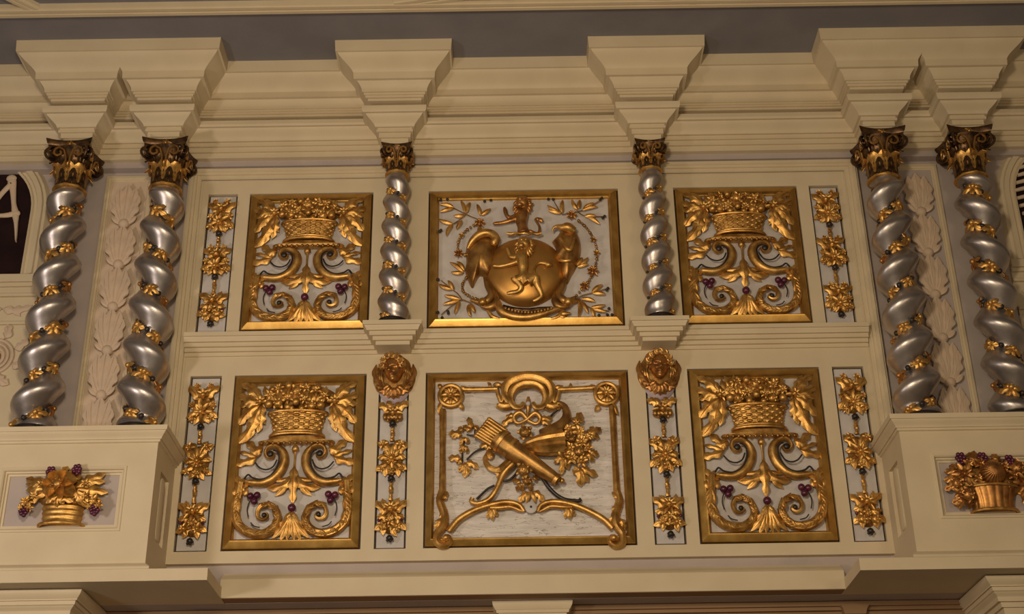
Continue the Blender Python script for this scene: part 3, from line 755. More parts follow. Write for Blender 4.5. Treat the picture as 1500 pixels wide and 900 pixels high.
# ------------------------------------------------------------------ narrow panels with flower drops
def drop_panel(label, xc, z0, w_, h_, group, seed, short=False):
    R = random.Random(seed)
    t = thing('flower_drop_panel', label, 'carved panel', (xc, 0, z0), 0, group)
    m = MB(); m.box(-w_/2, w_/2, .045, .06, 0, h_); m.build('dark_border', DARKLINE, t, smooth=False)
    m = MB(); m.box(-w_/2+.018, w_/2-.018, .02, .046, .014, h_-.018); m.build('board', BOARD, t, smooth=False)
    k = h_/1.614 if not short else 1.
    def cluster(zb, zt, kind):
        zm = (zb+zt)/2; hh = zt-zb
        # spreading leaves
        if kind != 'crown':
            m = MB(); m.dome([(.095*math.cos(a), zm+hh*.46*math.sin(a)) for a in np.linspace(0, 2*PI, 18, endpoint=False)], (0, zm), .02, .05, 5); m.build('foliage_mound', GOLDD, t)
        tips = [(-.125, zt-.02, .075), (.125, zt-.02, .075), (-.128, zb+.05, .07), (.128, zb+.05, .07), (-.11, zm, .065), (.11, zm, .065), (-.07, zt, .06), (.07, zt, .06), (-.06, zb, .06), (.06, zb, .06)]
        if kind == 'crown': tips = [(-.12, zt, .08), (.12, zt, .08), (-.05, zt+.01, .06), (.05, zt+.01, .06)]
        for x, z, wd in tips:
            m = MB(); m.leaf((x*.12, -.005, zm+(z-zm)*.2), (x+R.uniform(-.006, .006), -.02-R.random()*.015, z+R.uniform(-.01, .01)), wd*1.1, .035, R.uniform(-.25, .25), 2, th=.012); m.build('leaf', GOLD, t)
        if kind == 'crown':
            m = MB(); m.flower((0, -.03, zm-.02), .085, 6, 2, (0, -1, .2), .3); m.build('flower', GOLDD, t)
            m = MB(); m.ball((0, -.01, zb+.035), (.088, .06, .035), 16, 8)
            for q in range(5): m.ball((-.066+.033*q, -.05, zb+.035), (.022, .02, .03), 8, 6)
            m.build('calyx', GOLDD, t); return
        if kind == 'big':
            m = MB(); m.flower((0, -.035, zm-.01), .098, 8, 3, (0, -1, -.15), .28); m.build('flower', GOLD, t)
            sm = ((-.075, zt-.05, .045), (.075, zt-.05, .045), (-.085, zb+.06, .032), (.085, zb+.06, .032), (0, zb+.035, .04))
        elif kind == 'double':
            m = MB(); m.flower((0, -.03, zm+hh*.2), .085, 6, 2, (R.uniform(-.2, .2), -1, .1), .3, R.random()); m.build('flower', GOLD, t)
            m = MB(); m.flower((0, -.04, zm-hh*.22), .09, 7, 3, (R.uniform(-.2, .2), -1, -.3), .3, R.random()); m.build('flower', GOLD, t)
            sm = ((-.09, zm-hh*.05, .034), (.09, zm-hh*.05, .034), (-.06, zt-.02, .032), (.06, zt-.02, .032), (-.085, zb+.04, .036), (.085, zb+.04, .036))
        else:
            m = MB(); m.flower((0, -.03, zm+hh*.2), .09, 8, 2, (0, -1, .25), .3, R.random()); m.build('flower', GOLD, t)
            sm = ((-.055, zb+.07, .055), (.055, zb+.07, .055), (0, zb+.12, .04))
            for s in (-1, 1):
                m = MB(); m.ball((s*.095, -.03, zm-.03), .016, 8, 6); m.build('berry', PURPLE, t)
        for x, z, r in sm:
            m = MB()
            if R.random() < .6: m.flower((x, -.045, z), r, 5, 2, (R.uniform(-.3, .3), -1, R.uniform(-.4, .1)), .32, R.random())
            else: m.rose((x, -.04, z), r, (R.uniform(-.2, .2), -1, -.2))
            m.build('flower', GOLD, t)
    def rope(za, zb):
        m = MB(); n = 14; m.tube([(0, -.02, za+(zb-za)*i/n) for i in range(n+1)], [.017*(1+.16*math.sin(i*2.2)) for i in range(n+1)], None, 10, flute=2, fdepth=.2, twist=.8); m.build('rope', GOLD, t)
    def bud(z):
        m = MB(); m.ball((0, -.035, z), .028, 12, 8)
        for a in range(5): m.ball((.022*math.cos(a*1.257), -.035+.0*a, z-.008+.018*math.sin(a*1.257)), .013, 8, 5)
        m.build('dark_bud', BLACK, t)
    cluster(.115*k, .43*k, 'fan' if short else R.choice(('double', 'fan'))); bud(.082*k); rope(.42*k, .59*k); bud(.615*k)
    cluster(.64*k, .97*k, 'big' if short else R.choice(('big', 'double')))
    rope(.96*k, 1.09*k); bud(1.12*k)
    if short: cluster(1.14*k, 1.32*k, 'crown')
    else: cluster(1.15*k, 1.52*k, 'double')
    return t
GD = 'narrow panels with gilded flower drops'
OX = (XA+XB)/2; OW = XA-XB
drop_panel('narrow gold flower drop panel at the left end of the lower row', -OX, LZ0, OW, LZ1, GD, 11)
drop_panel('narrow gold flower drop panel at the right end of the lower row', OX, LZ0, OW, LZ1, GD, 12)
drop_panel('narrow gold flower drop panel at the left end of the upper row', -OX, UZ0, OW, UZ1-UZ0, GD, 13)
drop_panel('narrow gold flower drop panel at the right end of the upper row', OX, UZ0, OW, UZ1-UZ0, GD, 14)
MX = (MI+MO)/2
drop_panel('narrow gold flower drop panel below the left gilded head', -MX, 0, MO-MI, LZ1, GD, 15, True)
drop_panel('narrow gold flower drop panel below the right gilded head', MX, 0, MO-MI, LZ1, GD, 16, True)

# ------------------------------------------------------------------ shield panel (upper centre)
def fused(mb, name, mat, parent, voxel=.005):
    o = mb.build(name, mat, parent)
    r = o.modifiers.new('fuse', 'REMESH'); r.mode = 'VOXEL'; r.voxel_size = voxel; r.use_smooth_shade = True
    s = o.modifiers.new('soften', 'SMOOTH'); s.factor = .5; s.iterations = 3
    return o

def shield_panel():
    w_, h_ = 2*XE, UZ1-UZ0
    t = panel_base('shield_panel', 'wide gold framed panel with a round shield and lions, centre of the upper row', 0, UZ0, w_, h_, BOARD, None)
    S = Sketch([(40, 45), (1172, 32), (20, 865), (1208, 850)], w_, h_); PX = .00157
    def tb(mb, pts, d=.04, unit=PX, n=8, mir=False, **k):
        P, W = S.path([tuple(p) for p in pts], 5, d, mir, unit); mb.tube(P, W, [x*k.pop('dep', 1) if False else x for x in W], n, **k)
    # mantle behind the shield
    out = lambda pts, d=.03: [(S(a, b, d)[0], S(a, b, d)[2]) for a, b in [q for q in spl(pts+[pts[0]], 5)][:-1]]
    L = [(462, 335), (440, 300), (385, 286), (320, 305), (275, 345), (258, 400), (262, 455), (255, 510), (268, 560), (295, 612), (318, 575), (345, 540), (400, 560), (440, 500), (440, 400)]
    m = MB(); m.dome(out(L), S(350, 430, .03)[0::2], .01, .12, 8); m.build('mantle', GOLDD, t)
    m = MB(); tb(m, [(455, 350, 8, .10), (425, 362, 20, .12), (440, 330, 26, .12), (405, 300, 24, .12), (350, 305, 26, .11), (300, 345, 20, .10), (272, 390, 10, .08)], n=12); m.build('mantle_roll', GOLD, t)
    # eagle-headed side of the mantle
    Rg = [(775, 340), (812, 300), (835, 262), (868, 246), (905, 262), (935, 310), (948, 370), (940, 440), (915, 500), (888, 545), (862, 590), (830, 560), (820, 480), (790, 440), (800, 390)]
    m = MB(); m.dome(out(Rg), S(870, 390, .03)[0::2], .01, .13, 8); m.build('eagle_mantle', GOLDD, t)
    m = MB(); tb(m, [(905, 290, 24, .10), (868, 268, 30, .12), (835, 268, 22, .12), (805, 262, 13, .11), (785, 270, 9, .10), (776, 290, 3, .09)], n=12)
    e = S(845, 262, .15); m.ball(e, .014, 8, 6); m.build('eagle_head', GOLD, t)
    m = MB(); tb(m, [(820, 330, 8, .12), (850, 380, 14, .14), (880, 400, 12, .14), (905, 330, 6, .13)], n=10)
    for i in range(3): tb(m, [(812, 452+4*i, 6, .1), (845, 465, 10, .12), (880, 462, 9, .12), (892, 470, 4, .10)])
    m.build('eagle_plume', GOLD, t)
    # shield
    c = S(612, 520, .03); o = [(c[0]+.362*math.cos(a)*(1+.03*math.cos(2*a)), c[2]+.012+.370*math.sin(a)*(1-.04*max(0, math.sin(a))**3)) for a in np.linspace(0, 2*PI, 56, endpoint=False)]
    m = MB(); m.dome(o, (c[0], c[2]), .01, .135, 12, .55); m.build('shield', SHIELD, t, angle=70)
    ringp = [(x, -.012, z) for x, z in o]; ringp += ringp[:2]
    # bottom straps
    m = MB(); tb(m, [(452, 700, 14, .05), (462, 750, 26, .06), (520, 785, 22, .07), (610, 795, 22, .07), (700, 780, 20, .07), (770, 755, 18, .06), (830, 735, 14, .05), (880, 700, 20, .05), (905, 680, 10, .05)], n=12)
    m.build('strap', GOLD, t)
    m = MB(); tb(m, [(480, 725, 6, .09), (540, 748, 14, .10), (620, 756, 15, .10), (700, 748, 14, .09), (770, 738, 6, .08)], n=10); m.build('dark_slot', BRONZE, t)
    for i in range(15):
        u = i/14; x = 495+270*u; y = 742+24*math.sin(PI*u); m = MB(); m.ball(S(x, y, .125), .013, 8, 6); m.build('bead', GOLD, t)
    for mir in (0, 1):
        f = (lambda x: 1224-x) if mir else (lambda x: x)
        m = MB(); tb(m, [(f(372), 560, 10, .03), (f(388), 610, 18, .04), (f(410), 660, 22, .05), (f(380), 700, 26, .05), (f(335), 705, 16, .04), (f(285), 690, 8, .03)], n=10)
        tb(m, [(f(430), 650, 12, .04), (f(440), 700, 18, .05), (f(405), 735, 22, .05), (f(350), 730, 12, .04)], n=10)
        m.build('side_scroll', GOLDD, t)
        m = MB(); m.ball(S(f(358), 705, .07), .042, 12, 8); m.build('knob', GOLD, t)
        m = MB(); tb(m, [(f(385), 750, 9, .03), (f(415), 790, 13, .03), (f(460), 805, 7, .03)]); m.build('tail_leaf', GOLD, t)
    # garlands of beads
    def beads(path, n, r=.013):
        P = spl(path, 12)
        for i in range(n):
            x, y = P[int(i*(len(P)-1)/(n-1))]; m = MB(); m.ball(S(x, y, .03), r*(1 if i % 3 else 1.25), 8, 6); m.build('bead', GOLDD, t)
    beads([(322, 240), (270, 275), (235, 310), (215, 350), (212, 400)], 13); beads([(255, 425), (310, 415), (360, 390), (415, 362)], 10, .014)
    beads([(262, 560), (238, 600), (242, 640), (280, 670), (330, 690)], 14); beads([(935, 225), (975, 260), (1010, 310), (1035, 370), (1042, 430), (1032, 490)], 18)
    beads([(1010, 550), (985, 590), (950, 630), (905, 680)], 10)
    for x, y, r in ((345, 235, .052), (893, 190, .052), (217, 415, .046), (1015, 522, .056), (965, 610, .046)):
        m = MB(); m.flower(S(x, y, .045), r, 7, 3, heart=.25); m.ball(S(x, y, .03), (r*.8, .03, r*.8)); m.build('rosette', COPPER, t)
    for x, y, r in ((235, 310, .030), (1020, 335, .032), (1040, 415, .034)):
        m = MB(); m.flower(S(x, y, .035), r, 5, 2); m.build('flower', GOLDD, t)
    for x in (345, 893):
        m = MB(); tb(m, [(x, 270, 16, .03), (x-4, 300, 12, .05), (x, 330, 8, .06)]); m.build('tassel', GOLDD, t)
    # leaf sprays
    SPR = [((190, 145), (105, 122)), ((190, 147), (108, 168)), ((262, 180), (232, 100)), ((255, 190), (188, 190)), ((268, 175), (290, 112)), ((350, 192), (328, 122)), ((355, 192), (412, 150)),
           ((185, 240), (100, 210)), ((185, 245), (145, 312)), ((240, 222), (205, 272)), ((245, 530), (163, 468)), ((245, 530), (170, 525)), ((250, 520), (205, 462)),
           ((182, 630), (95, 595)), ((182, 636), (150, 575)), ((225, 690), (128, 662)), ((220, 692), (118, 716)), ((222, 700), (190, 775)), ((275, 720), (288, 788)), ((280, 715), (310, 765)),
           ((830, 178), (748, 130)), ((830, 182), (752, 160)), ((838, 180), (842, 98)), ((930, 160), (895, 95)), ((940, 155), (945, 98)), ((958, 165), (1050, 142)), ((965, 155), (1030, 118)), ((975, 192), (1062, 245)), ((970, 200), (1040, 195)),
           ((925, 500), (990, 440)), ((925, 500), (992, 482)), ((920, 492), (955, 440)), ((1010, 652), (1075, 602)), ((1012, 655), (1092, 660)), ((930, 698), (925, 792)), ((940, 700), (985, 770)), ((945, 690), (1030, 705)),
           ((1002, 740), (1090, 722)), ((1005, 742), (1095, 765)), ((1000, 742), (1020, 792)), ((800, 778), (885, 772)), ((800, 782), (860, 795))]
    for a, b in SPR:
        m = MB(); m.leaf(S(*a, .02), S(*b, .035), .052, .022, rnd.uniform(-.2, .2), 0, th=.008, fold=.5); m.build('leaf', GOLD, t)
    STM = [[(345, 215), (300, 200), (262, 182), (190, 146)], [(262, 182), (225, 215), (180, 244)], [(320, 700), (280, 705), (225, 692), (150, 745), (110, 780)], [(235, 690), (210, 655), (180, 632), (110, 575)],
           [(880, 175), (850, 185), (830, 178), (790, 110)], [(905, 175), (945, 165), (990, 150), (1070, 100)], [(930, 170), (975, 195), (1080, 200)], [(905, 690), (960, 665), (1010, 652), (1095, 628)], [(930, 690), (1000, 740), (1110, 760)]]
    for st in STM:
        m = MB(); P, W = S.path([(a, b, 3.2, .02) for a, b in st], 5, unit=PX); m.tube(P, W, None, 6); m.build('stem', GOLDD, t)
    for x, y in ((112, 97), (152, 95), (375, 107), (412, 100), (105, 285), (112, 278), (93, 570), (90, 765), (152, 770), (115, 797), (150, 760), (755, 95), (785, 97), (1075, 90), (1065, 100), (1090, 198), (1080, 208), (1105, 625), (1098, 635), (1110, 745), (1100, 782), (1128, 782), (1050, 785)):
        m = MB(); m.ball(S(x, y, .025), .0145, 10, 7); m.build('berry', BLACK, t)
    # lion on the shield (body fused into one surface)
    def lion(kind):
        m = MB(); D = .155 if kind == 'shield' else .05
        def limb(pts, k=1., dp=.8):
            P, W = S.path([(a, b, c_*k, D+(e if e else 0)) for a, b, c_, e in pts], 5, unit=PX); m.tube(P, W, [x*dp for x in W], 12)
        if kind == 'shield':
            limb([(600, 400, 30, 0), (592, 440, 36, .01), (598, 490, 32, .01), (600, 530, 26, .005), (610, 565, 34, 0), (628, 590, 30, 0)])
            limb([(585, 455, 22, .01), (545, 475, 17, .01), (500, 488, 13, .005), (460, 495, 11, 0), (430, 492, 13, 0), (418, 488, 6, 0)])
            limb([(575, 440, 20, .01), (530, 440, 14, 0), (515, 415, 12, 0), (508, 390, 13, 0), (502, 378, 7, 0)])
            limb([(600, 560, 32, 0), (560, 575, 26, .0), (545, 560, 20, .01), (585, 610, 18, 0), (570, 640, 13, -.01), (530, 650, 13, -.01), (503, 655, 9, -.01)])
            limb([(625, 585, 36, .0), (670, 560, 26, .01), (680, 600, 22, 0), (700, 640, 16, -.01), (705, 668, 13, -.02), (680, 690, 15, -.03), (655, 700, 10, -.03)])
            limb([(640, 580, 9, -.01), (680, 560, 8, -.01), (665, 520, 7, -.01), (690, 480, 7, -.02), (730, 478, 12, -.02), (752, 485, 16, -.02), (772, 490, 6, -.02)])
            hx, hy = 607, 362
        else:
            limb([(612, 150, 30, 0), (600, 190, 34, .01), (592, 230, 33, .01), (598, 262, 30, .01), (605, 295, 40, 0)])
            limb([(580, 205, 20, .01), (530, 222, 15, .01), (480, 235, 12, 0), (440, 240, 12, 0), (422, 242, 6, 0)])
            limb([(575, 190, 18, .01), (530, 205, 14, .0), (505, 190, 12, 0), (497, 160, 13, 0), (492, 142, 6, 0)])
            limb([(640, 285, 12, 0), (690, 300, 9, 0), (700, 260, 8, 0), (678, 220, 8, 0), (690, 212, 9, 0), (710, 222, 14, 0), (720, 235, 6, 0)])
            hx, hy = 600, 118
        h = S(hx, hy, D+.02); m.ball(h, (.060, .052, .064), 14, 10); s = S(hx-16, hy+16, D+.070); m.ball(s, (.032, .030, .024), 10, 8)
        m.ball((h[0]-.024, h[1]-.045, h[2]+.018), .010, 8, 6); m.ball((h[0]+.018, h[1]-.045, h[2]+.018), .010, 8, 6)
        m.ball((h[0]-.03, h[1], h[2]+.052), .016, 8, 6); m.ball((h[0]+.032, h[1], h[2]+.05), .016, 8, 6)
        o = fused(m, 'lion', GOLD if kind == 'shield' else COPPER, t, .0045)
        m = MB()
        for k in range(15):
            a = -.9+k*(5.0/14)-.3; r0_ = .045; r1_ = .098 if k % 2 else .084
            m.leaf((h[0]+.01+r0_*math.cos(a), h[1]+.012, h[2]-.005+r0_*math.sin(a)), (h[0]+.012+r1_*math.cos(a+.35), h[1]+.024, h[2]-.015+r1_*math.sin(a+.35)), .034, .018, .3, 0, th=.012, n=6)
        for k in range(9):
            a = -.4-k*.3; m.leaf((h[0]+.06*math.cos(a), h[1]+.0, h[2]-.02+.05*math.sin(a)), (h[0]+.095*math.cos(a), h[1]+.012, h[2]-.035+.115*math.sin(a)), .035, .018, .2, 0, th=.012, n=6)
        mo = m.build('mane', GOLD if kind == 'shield' else COPPER, o)
    lion('shield'); lion('crest')
    m = MB(); P = [(S(505+26*i, 300+(6 if i % 2 else 0), .10)) for i in range(9)]; m.tube(P, [.012+.004*(i % 2) for i in range(9)], None, 8, flute=2, twist=1.0); m.build('wreath', GOLD, t)
    return t
shield_panel()

# ------------------------------------------------------------------ bow and quiver panel (lower centre)
def trophy_panel():
    w_, h_ = 2*XE, LZ1
    t = panel_base('trophy_panel', 'wide gold framed panel with quiver, bow and horn of flowers, centre of the lower row', 0, 0, w_, h_, PLANK, None, .07)
    S = Sketch([(42, 60), (963, 38), (25, 860), (1000, 845)], w_, h_); PX = .00194
    def tb(name, mat, pts, d=.035, n=12, par=t, dk=1., **k):
        m = MB(); P, W = S.path([tuple(p) for p in pts], 5, d, False, PX); m.tube(P, W, [x*dk for x in W], n, **k); return m.build(name, mat, par)
    def lf(a, b, wd, h=.03, bend=0., lob=0, da=.03, db=.03, name='leaf', mat=GOLD, **k):
        m = MB(); m.leaf(S(*a, da), S(*b, db), wd, h, bend, lob, th=.012, **k); return m.build(name, mat, t)
    # rails of the inner border
    tb('border_rail', GOLD, [(215, 134, 13), (290, 133, 12), (365, 130, 12)]); tb('border_rail', GOLD, [(640, 131, 12), (720, 127, 12), (800, 122, 13)])
    tb('border_rail', GOLD, [(118, 225, 14), (117, 330, 13), (116, 430, 12), (114, 600, 14)], flute=4, fdepth=.08)
    tb('border_rail', GOLD, [(887, 205, 14), (893, 330, 13), (897, 430, 12), (905, 600, 14)], flute=4, fdepth=.08)
    for sx in (-1, 1):   # corner rosettes
        x, y = (155, 163) if sx < 0 else (862, 148)
        m = MB(); c = S(x, y, .03); m.ball((c[0], -.0, c[2]), (.115, .03, .115), 24, 8); pts = [(c[0]+.098*math.cos(a), -.035, c[2]+.098*math.sin(a)) for a in np.linspace(0, 2*PI, 33)]
        m.tube(pts, .02, .022, 8); m.build('corner_ring', GOLD, t)
        m = MB(); m.flower((c[0], -.035, c[2]), .085, 8, 2, heart=.26); m.build('rosette', GOLD, t)
        f = (lambda q: q) if sx < 0 else (lambda q: 1017-q)
        for a, b, wd, bd in (((f(200), 120), (f(245), 130), .05, .3), ((f(120), 190), (f(100), 245), .05, .2), ((f(190), 200), (f(210), 228), .06, -.2), ((f(115), 130), (f(98), 110), .05, 0), ((f(330), 130), (f(320), 100), .04, .4)):
            lf(a, b, wd, .025, bd, 0)
    # lower ends of the side rails: leafy scrolls
    for sx in (-1, 1):
        f = (lambda q: q) if sx < 0 else (lambda q: 1017+(q-118)*-1+(-112+118) if False else 1020-q)
        tb('rail_scroll', GOLD, [(f(114), 590, 13), (f(104), 640, 16), (f(122), 700, 17), (f(118), 750, 18), (f(92), 790, 16), (f(92), 830, 16), (f(122), 845, 14), (f(148), 825, 12), (f(140), 803, 10), (f(128), 808, 8)], flute=4, fdepth=.1)
        for a, b, wd, bd in (((f(112), 640), (f(88), 628), .05, .1), ((f(115), 640), (f(135), 600), .05, .2), ((f(100), 720), (f(84), 770), .07, -.1), ((f(110), 690), (f(140), 740), .07, .2), ((f(120), 660), (f(128), 710), .06, .1)):
            lf(a, b, wd, .03, bd, 2)
        m = MB(); m.ball(S(f(130), 806, .055), .03, 12, 8); m.build('scroll_eye', GOLD, t)
    # curved lower rails rising to the middle
    tb('arched_rail', GOLD, [(142, 780, 15), (185, 728, 15), (245, 690, 15), (310, 665, 14), (380, 648, 13), (430, 648, 12), (465, 662, 11), (483, 688, 9)])
    tb('arched_rail', GOLD, [(885, 765, 15), (845, 725, 15), (785, 690, 15), (720, 662, 14), (650, 645, 13), (595, 645, 12), (560, 660, 11), (545, 688, 9)])
    for a in ((340, 672), (690, 668)):
        for dx, dy in ((-22, 48), (2, 55), (22, 35)): lf(a, (a[0]+dx, a[1]+dy), .055, .03, .1, 2)
    tb('rail_leaf', GOLD, [(330, 672, 8), (370, 672, 12), (420, 668, 10), (460, 682, 8), (478, 690, 5)]); tb('rail_leaf', GOLD, [(700, 668, 8), (660, 668, 12), (605, 665, 10), (568, 682, 8), (552, 690, 5)])
    m = MB(); c = S(514, 672, .03); m.lathe([(.001, -.03), (.044, -.03), (.05, -.015), (.05, .01), (.03, .02)], n=24); me = m.mesh('centre_boss', BOARD)
    place(t, me, 'centre_boss', Matrix.Translation(Vector(c)) @ Matrix.Rotation(-PI/2, 4, 'X') @ Matrix.Rotation(PI, 4, 'X'))
    m = MB(); m.ball((c[0], c[1]-.03, c[2]), .010, 8, 6); m.build('boss_eye', BLACK, t)
    lf((505, 600), (465, 645), .075, .03, .2, 2); lf((520, 600), (570, 640), .075, .03, -.2, 2); lf((512, 600), (495, 650), .05, .03, .1, 0); lf((515, 600), (535, 650), .05, .03, -.1, 0)
    # shell cresting at the top
    tb('shell_scroll', GOLD, [(372, 205, 14), (400, 212, 18), (425, 200, 16), (400, 160, 16), (410, 115, 22), (450, 90, 28), (505, 80, 30), (560, 88, 28), (600, 112, 22), (612, 160, 16), (585, 200, 16), (612, 212, 18), (640, 205, 14)], .04, 14, flute=7, fdepth=.12)
    tb('shell_scroll', GOLD, [(485, 190, 9), (470, 210, 12), (440, 205, 13), (425, 170, 14), (440, 130, 17), (475, 108, 20), (505, 104, 21), (540, 108, 20), (572, 130, 17), (585, 170, 14), (570, 205, 13), (540, 210, 12), (525, 190, 9)], .065, 14, flute=7, fdepth=.12)
    for sx in (-1, 1):
        f = (lambda q: q) if sx < 0 else (lambda q: 1010-q)
        tb('side_curl', GOLD, [(f(362), 120, 9), (f(370), 160, 10), (f(385), 190, 9), (f(395), 150, 12), (f(392), 115, 12), (f(410), 100, 8)])
        lf((f(400), 210), (f(360), 212), .06, .03, .2, 2); lf((f(385), 120), (f(345), 112), .05, .03, .3, 0)
    tb('ribbon_stem', GOLD, [(506, 165, 6, .05), (505, 200, 12, .05), (503, 235, 7, .05), (500, 265, 8, .05)])
    m = MB(); m.ball(S(505, 195, .07), .022); m.build('boss_bead', BOARD, t)
    tb('ribbon_loop', GOLD, [(500, 265, 8, .05), (470, 235, 12, .06), (440, 255, 11, .05), (455, 285, 9, .05), (495, 270, 8, .05), (535, 238, 12, .06), (560, 262, 11, .05), (540, 288, 9, .05), (503, 272, 8, .05)])
    for a, b, wd in (((450, 260), (385, 300), .07), ((445, 250), (405, 265), .06), ((555, 262), (612, 262), .07), ((560, 275), (605, 285), .06)): lf(a, b, wd, .03, .15, 2, .04, .04)
    # horn of plenty
    tb('horn', GOLDD, [(628, 198, 9, .03), (650, 195, 12, .03), (674, 215, 16, .04), (678, 255, 20, .05), (655, 292, 26, .06), (615, 320, 32, .07), (575, 345, 38, .08)], n=16)
    tb('horn_mouth', GOLD, [(455, 405, 10, .05), (490, 395, 24, .07), (530, 386, 38, .085), (585, 378, 50, .10), (630, 372, 53, .10), (655, 372, 60, .09)], n=28, flute=12, fdepth=.10)
    for dy in range(7): lf((640, 330+13*dy), (672, 322+20*dy), .05, .03, .1, 0, .12, .08)
    # quiver with arrows
    tb('quiver', GOLDD, [(372, 355, 52, .10), (400, 380, 50, .11), (450, 415, 45, .12), (510, 455, 38, .12), (570, 497, 32, .11), (620, 530, 26, .10), (642, 545, 20, .09)], n=24, flute=8, fdepth=.035)
    for cx_, cy_, r in ((385, 366, 55), (425, 397, 51), (500, 448, 43), (630, 537, 29)):
        P, W = S.path([(cx_-6, cy_-4, r, .11), (cx_+6, cy_+5, r, .11)], 2, unit=PX); m = MB(); m.tube(P, W, None, 24); m.build('quiver_band', GOLD, t)
    for i in range(8):
        u = (i-3.5)/3.5; ox, oy = 46*u*.62, -46*u*.78
        x0_, y0_ = 378+ox, 355+oy*1.; x1_, y1_ = 312+ox*1.05, 312+oy*1.05
        tb('arrow', GOLD, [(x0_, y0_, 9, .12-.03*u*u), (x1_, y1_, 9, .12-.03*u*u), (x1_-14, y1_-8, 11, .12-.03*u*u), (x1_-20, y1_-12, 4, .11-.03*u*u)])
    m = MB(); m.ball(S(655, 545, .08), .025); m.build('quiver_tip', GOLD, t)
    # bow
    tb('bow', GOLD, [(250, 628, 10, .03), (246, 645, 11, .03), (275, 652, 11, .04), (320, 635, 12, .05), (350, 600, 12, .06), (372, 555, 13, .06), (390, 515, 15, .06), (425, 475, 17, .07), (450, 450, 13, .07)])
    tb('bow', GOLD, [(325, 420, 7, .04), (308, 450, 11, .04), (325, 485, 13, .05), (360, 498, 15, .06), (395, 485, 20, .07), (430, 455, 20, .07), (455, 440, 12, .07)], flute=4, fdepth=.12, twist=.3)
    lf((318, 450), (322, 405), .09, .03, .3, 0); lf((330, 455), (352, 425), .06, .03, -.3, 0); lf((360, 500), (368, 540), .06, .03, -.2, 2)
    for pt in ([(270, 632, 6), (295, 608, 5), (320, 585, 5), (350, 570, 5)], [(380, 552, 4), (415, 545, 5), (440, 525, 5), (455, 500, 4)], [(590, 310, 5), (592, 275, 5), (615, 245, 5), (645, 220, 4)]):
        tb('bow_string', BLACK, pt)
    tb('bow_limb', BLACK, [(565, 530, 7, .05), (590, 570, 9, .05), (625, 608, 9, .04), (665, 632, 9, .04), (710, 640, 9, .03), (738, 638, 7, .03), (735, 628, 5, .03)])
    # roses in the middle
    for x, y, r in ((490, 320, .072), (482, 490, .075), (498, 545, .055)):
        m = MB(); m.rose(S(x, y, .15 if y < 500 else .09), r, (0, -1, -.2)); m.build('rose', GOLDD, t)
    for a, b in (((470, 560), (432, 545)), ((470, 565), (450, 590)), ((480, 560), (470, 590)), ((520, 540), (548, 525)), ((505, 560), (520, 590))): lf(a, b, .06, .03, .1, 2, .07, .04)
    # branches at left
    for pt in ([(300, 350, 4), (255, 345, 4), (225, 340, 3)], [(330, 398, 4), (290, 405, 5), (255, 425, 4), (225, 455, 4)], [(262, 345, 3), (262, 320, 3), (270, 300, 3)], [(218, 352, 4), (210, 390, 4), (205, 430, 4), (205, 465, 4)]): tb('twig', BLACK, pt, .02)
    for a, b, wd in (((250, 320), (235, 262), .07), ((255, 315), (275, 300), .06), ((250, 325), (210, 300), .06), ((205, 340), (148, 335), .08), ((210, 330), (190, 308), .06), ((208, 345), (160, 355), .06), ((212, 350), (195, 385), .05), ((218, 352), (235, 375), .06), ((215, 385), (200, 420), .07), ((218, 390), (232, 420), .05), ((205, 450), (146, 445), .08), ((205, 455), (180, 470), .05), ((208, 470), (190, 505), .07), ((212, 470), (215, 530), .08), ((218, 470), (275, 492), .07), ((215, 465), (240, 510), .06), ((330, 385), (285, 390), .06), ((340, 390), (310, 400), .06)):
        lf(a, b, wd, .03, rnd.uniform(-.25, .25), 2, .03, .03)
    # flowers pouring out of the horn
    for x, y, r, kd in ((690, 310, .06, 'f'), (735, 320, .062, 'f'), (700, 350, .06, 'r'), (745, 365, .065, 'f'), (690, 395, .06, 'f'), (735, 410, .07, 'r'), (775, 395, .045, 'f'), (700, 440, .06, 'f'), (745, 455, .055, 'f'), (668, 350, .05, 'r'), (670, 420, .05, 'f'), (770, 345, .04, 'f'), (720, 285, .04, 'f')):
        m = MB(); e_ = S(x, y, .09); n_ = (rnd.uniform(-.3, .3), -1, rnd.uniform(-.4, .1))
        if kd == 'f': m.flower(e_, r, 5, 2, n_, .3, rnd.random()*3)
        else: m.rose(e_, r, n_)
        m.build('flower', GOLDD if kd == 'r' else GOLD, t)
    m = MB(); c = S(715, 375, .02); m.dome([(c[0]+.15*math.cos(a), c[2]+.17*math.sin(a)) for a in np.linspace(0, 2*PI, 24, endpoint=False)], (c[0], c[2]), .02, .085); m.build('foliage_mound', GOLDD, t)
    for a, b, wd in (((725, 290), (745, 238), .09), ((715, 290), (702, 262), .06), ((740, 290), (755, 265), .05), ((770, 340), (800, 300), .07), ((775, 340), (832, 305), .08), ((775, 350), (825, 348), .07), ((780, 410), (820, 425), .08), ((775, 415), (800, 455), .07), ((760, 430), (770, 465), .05), ((670, 440), (655, 515), .07), ((675, 440), (685, 490), .07), ((655, 430), (622, 465), .06)):
        lf(a, b, wd, .035, rnd.uniform(-.25, .25), 2, .05, .04)
    for b, wd in (((712, 515), .09), ((740, 568), .10), ((775, 550), .08), ((815, 520), .09), ((785, 500), .06)): lf((738, 488), b, wd, .04, rnd.uniform(-.15, .15), 2, .05, .03)
    return t
trophy_panel()

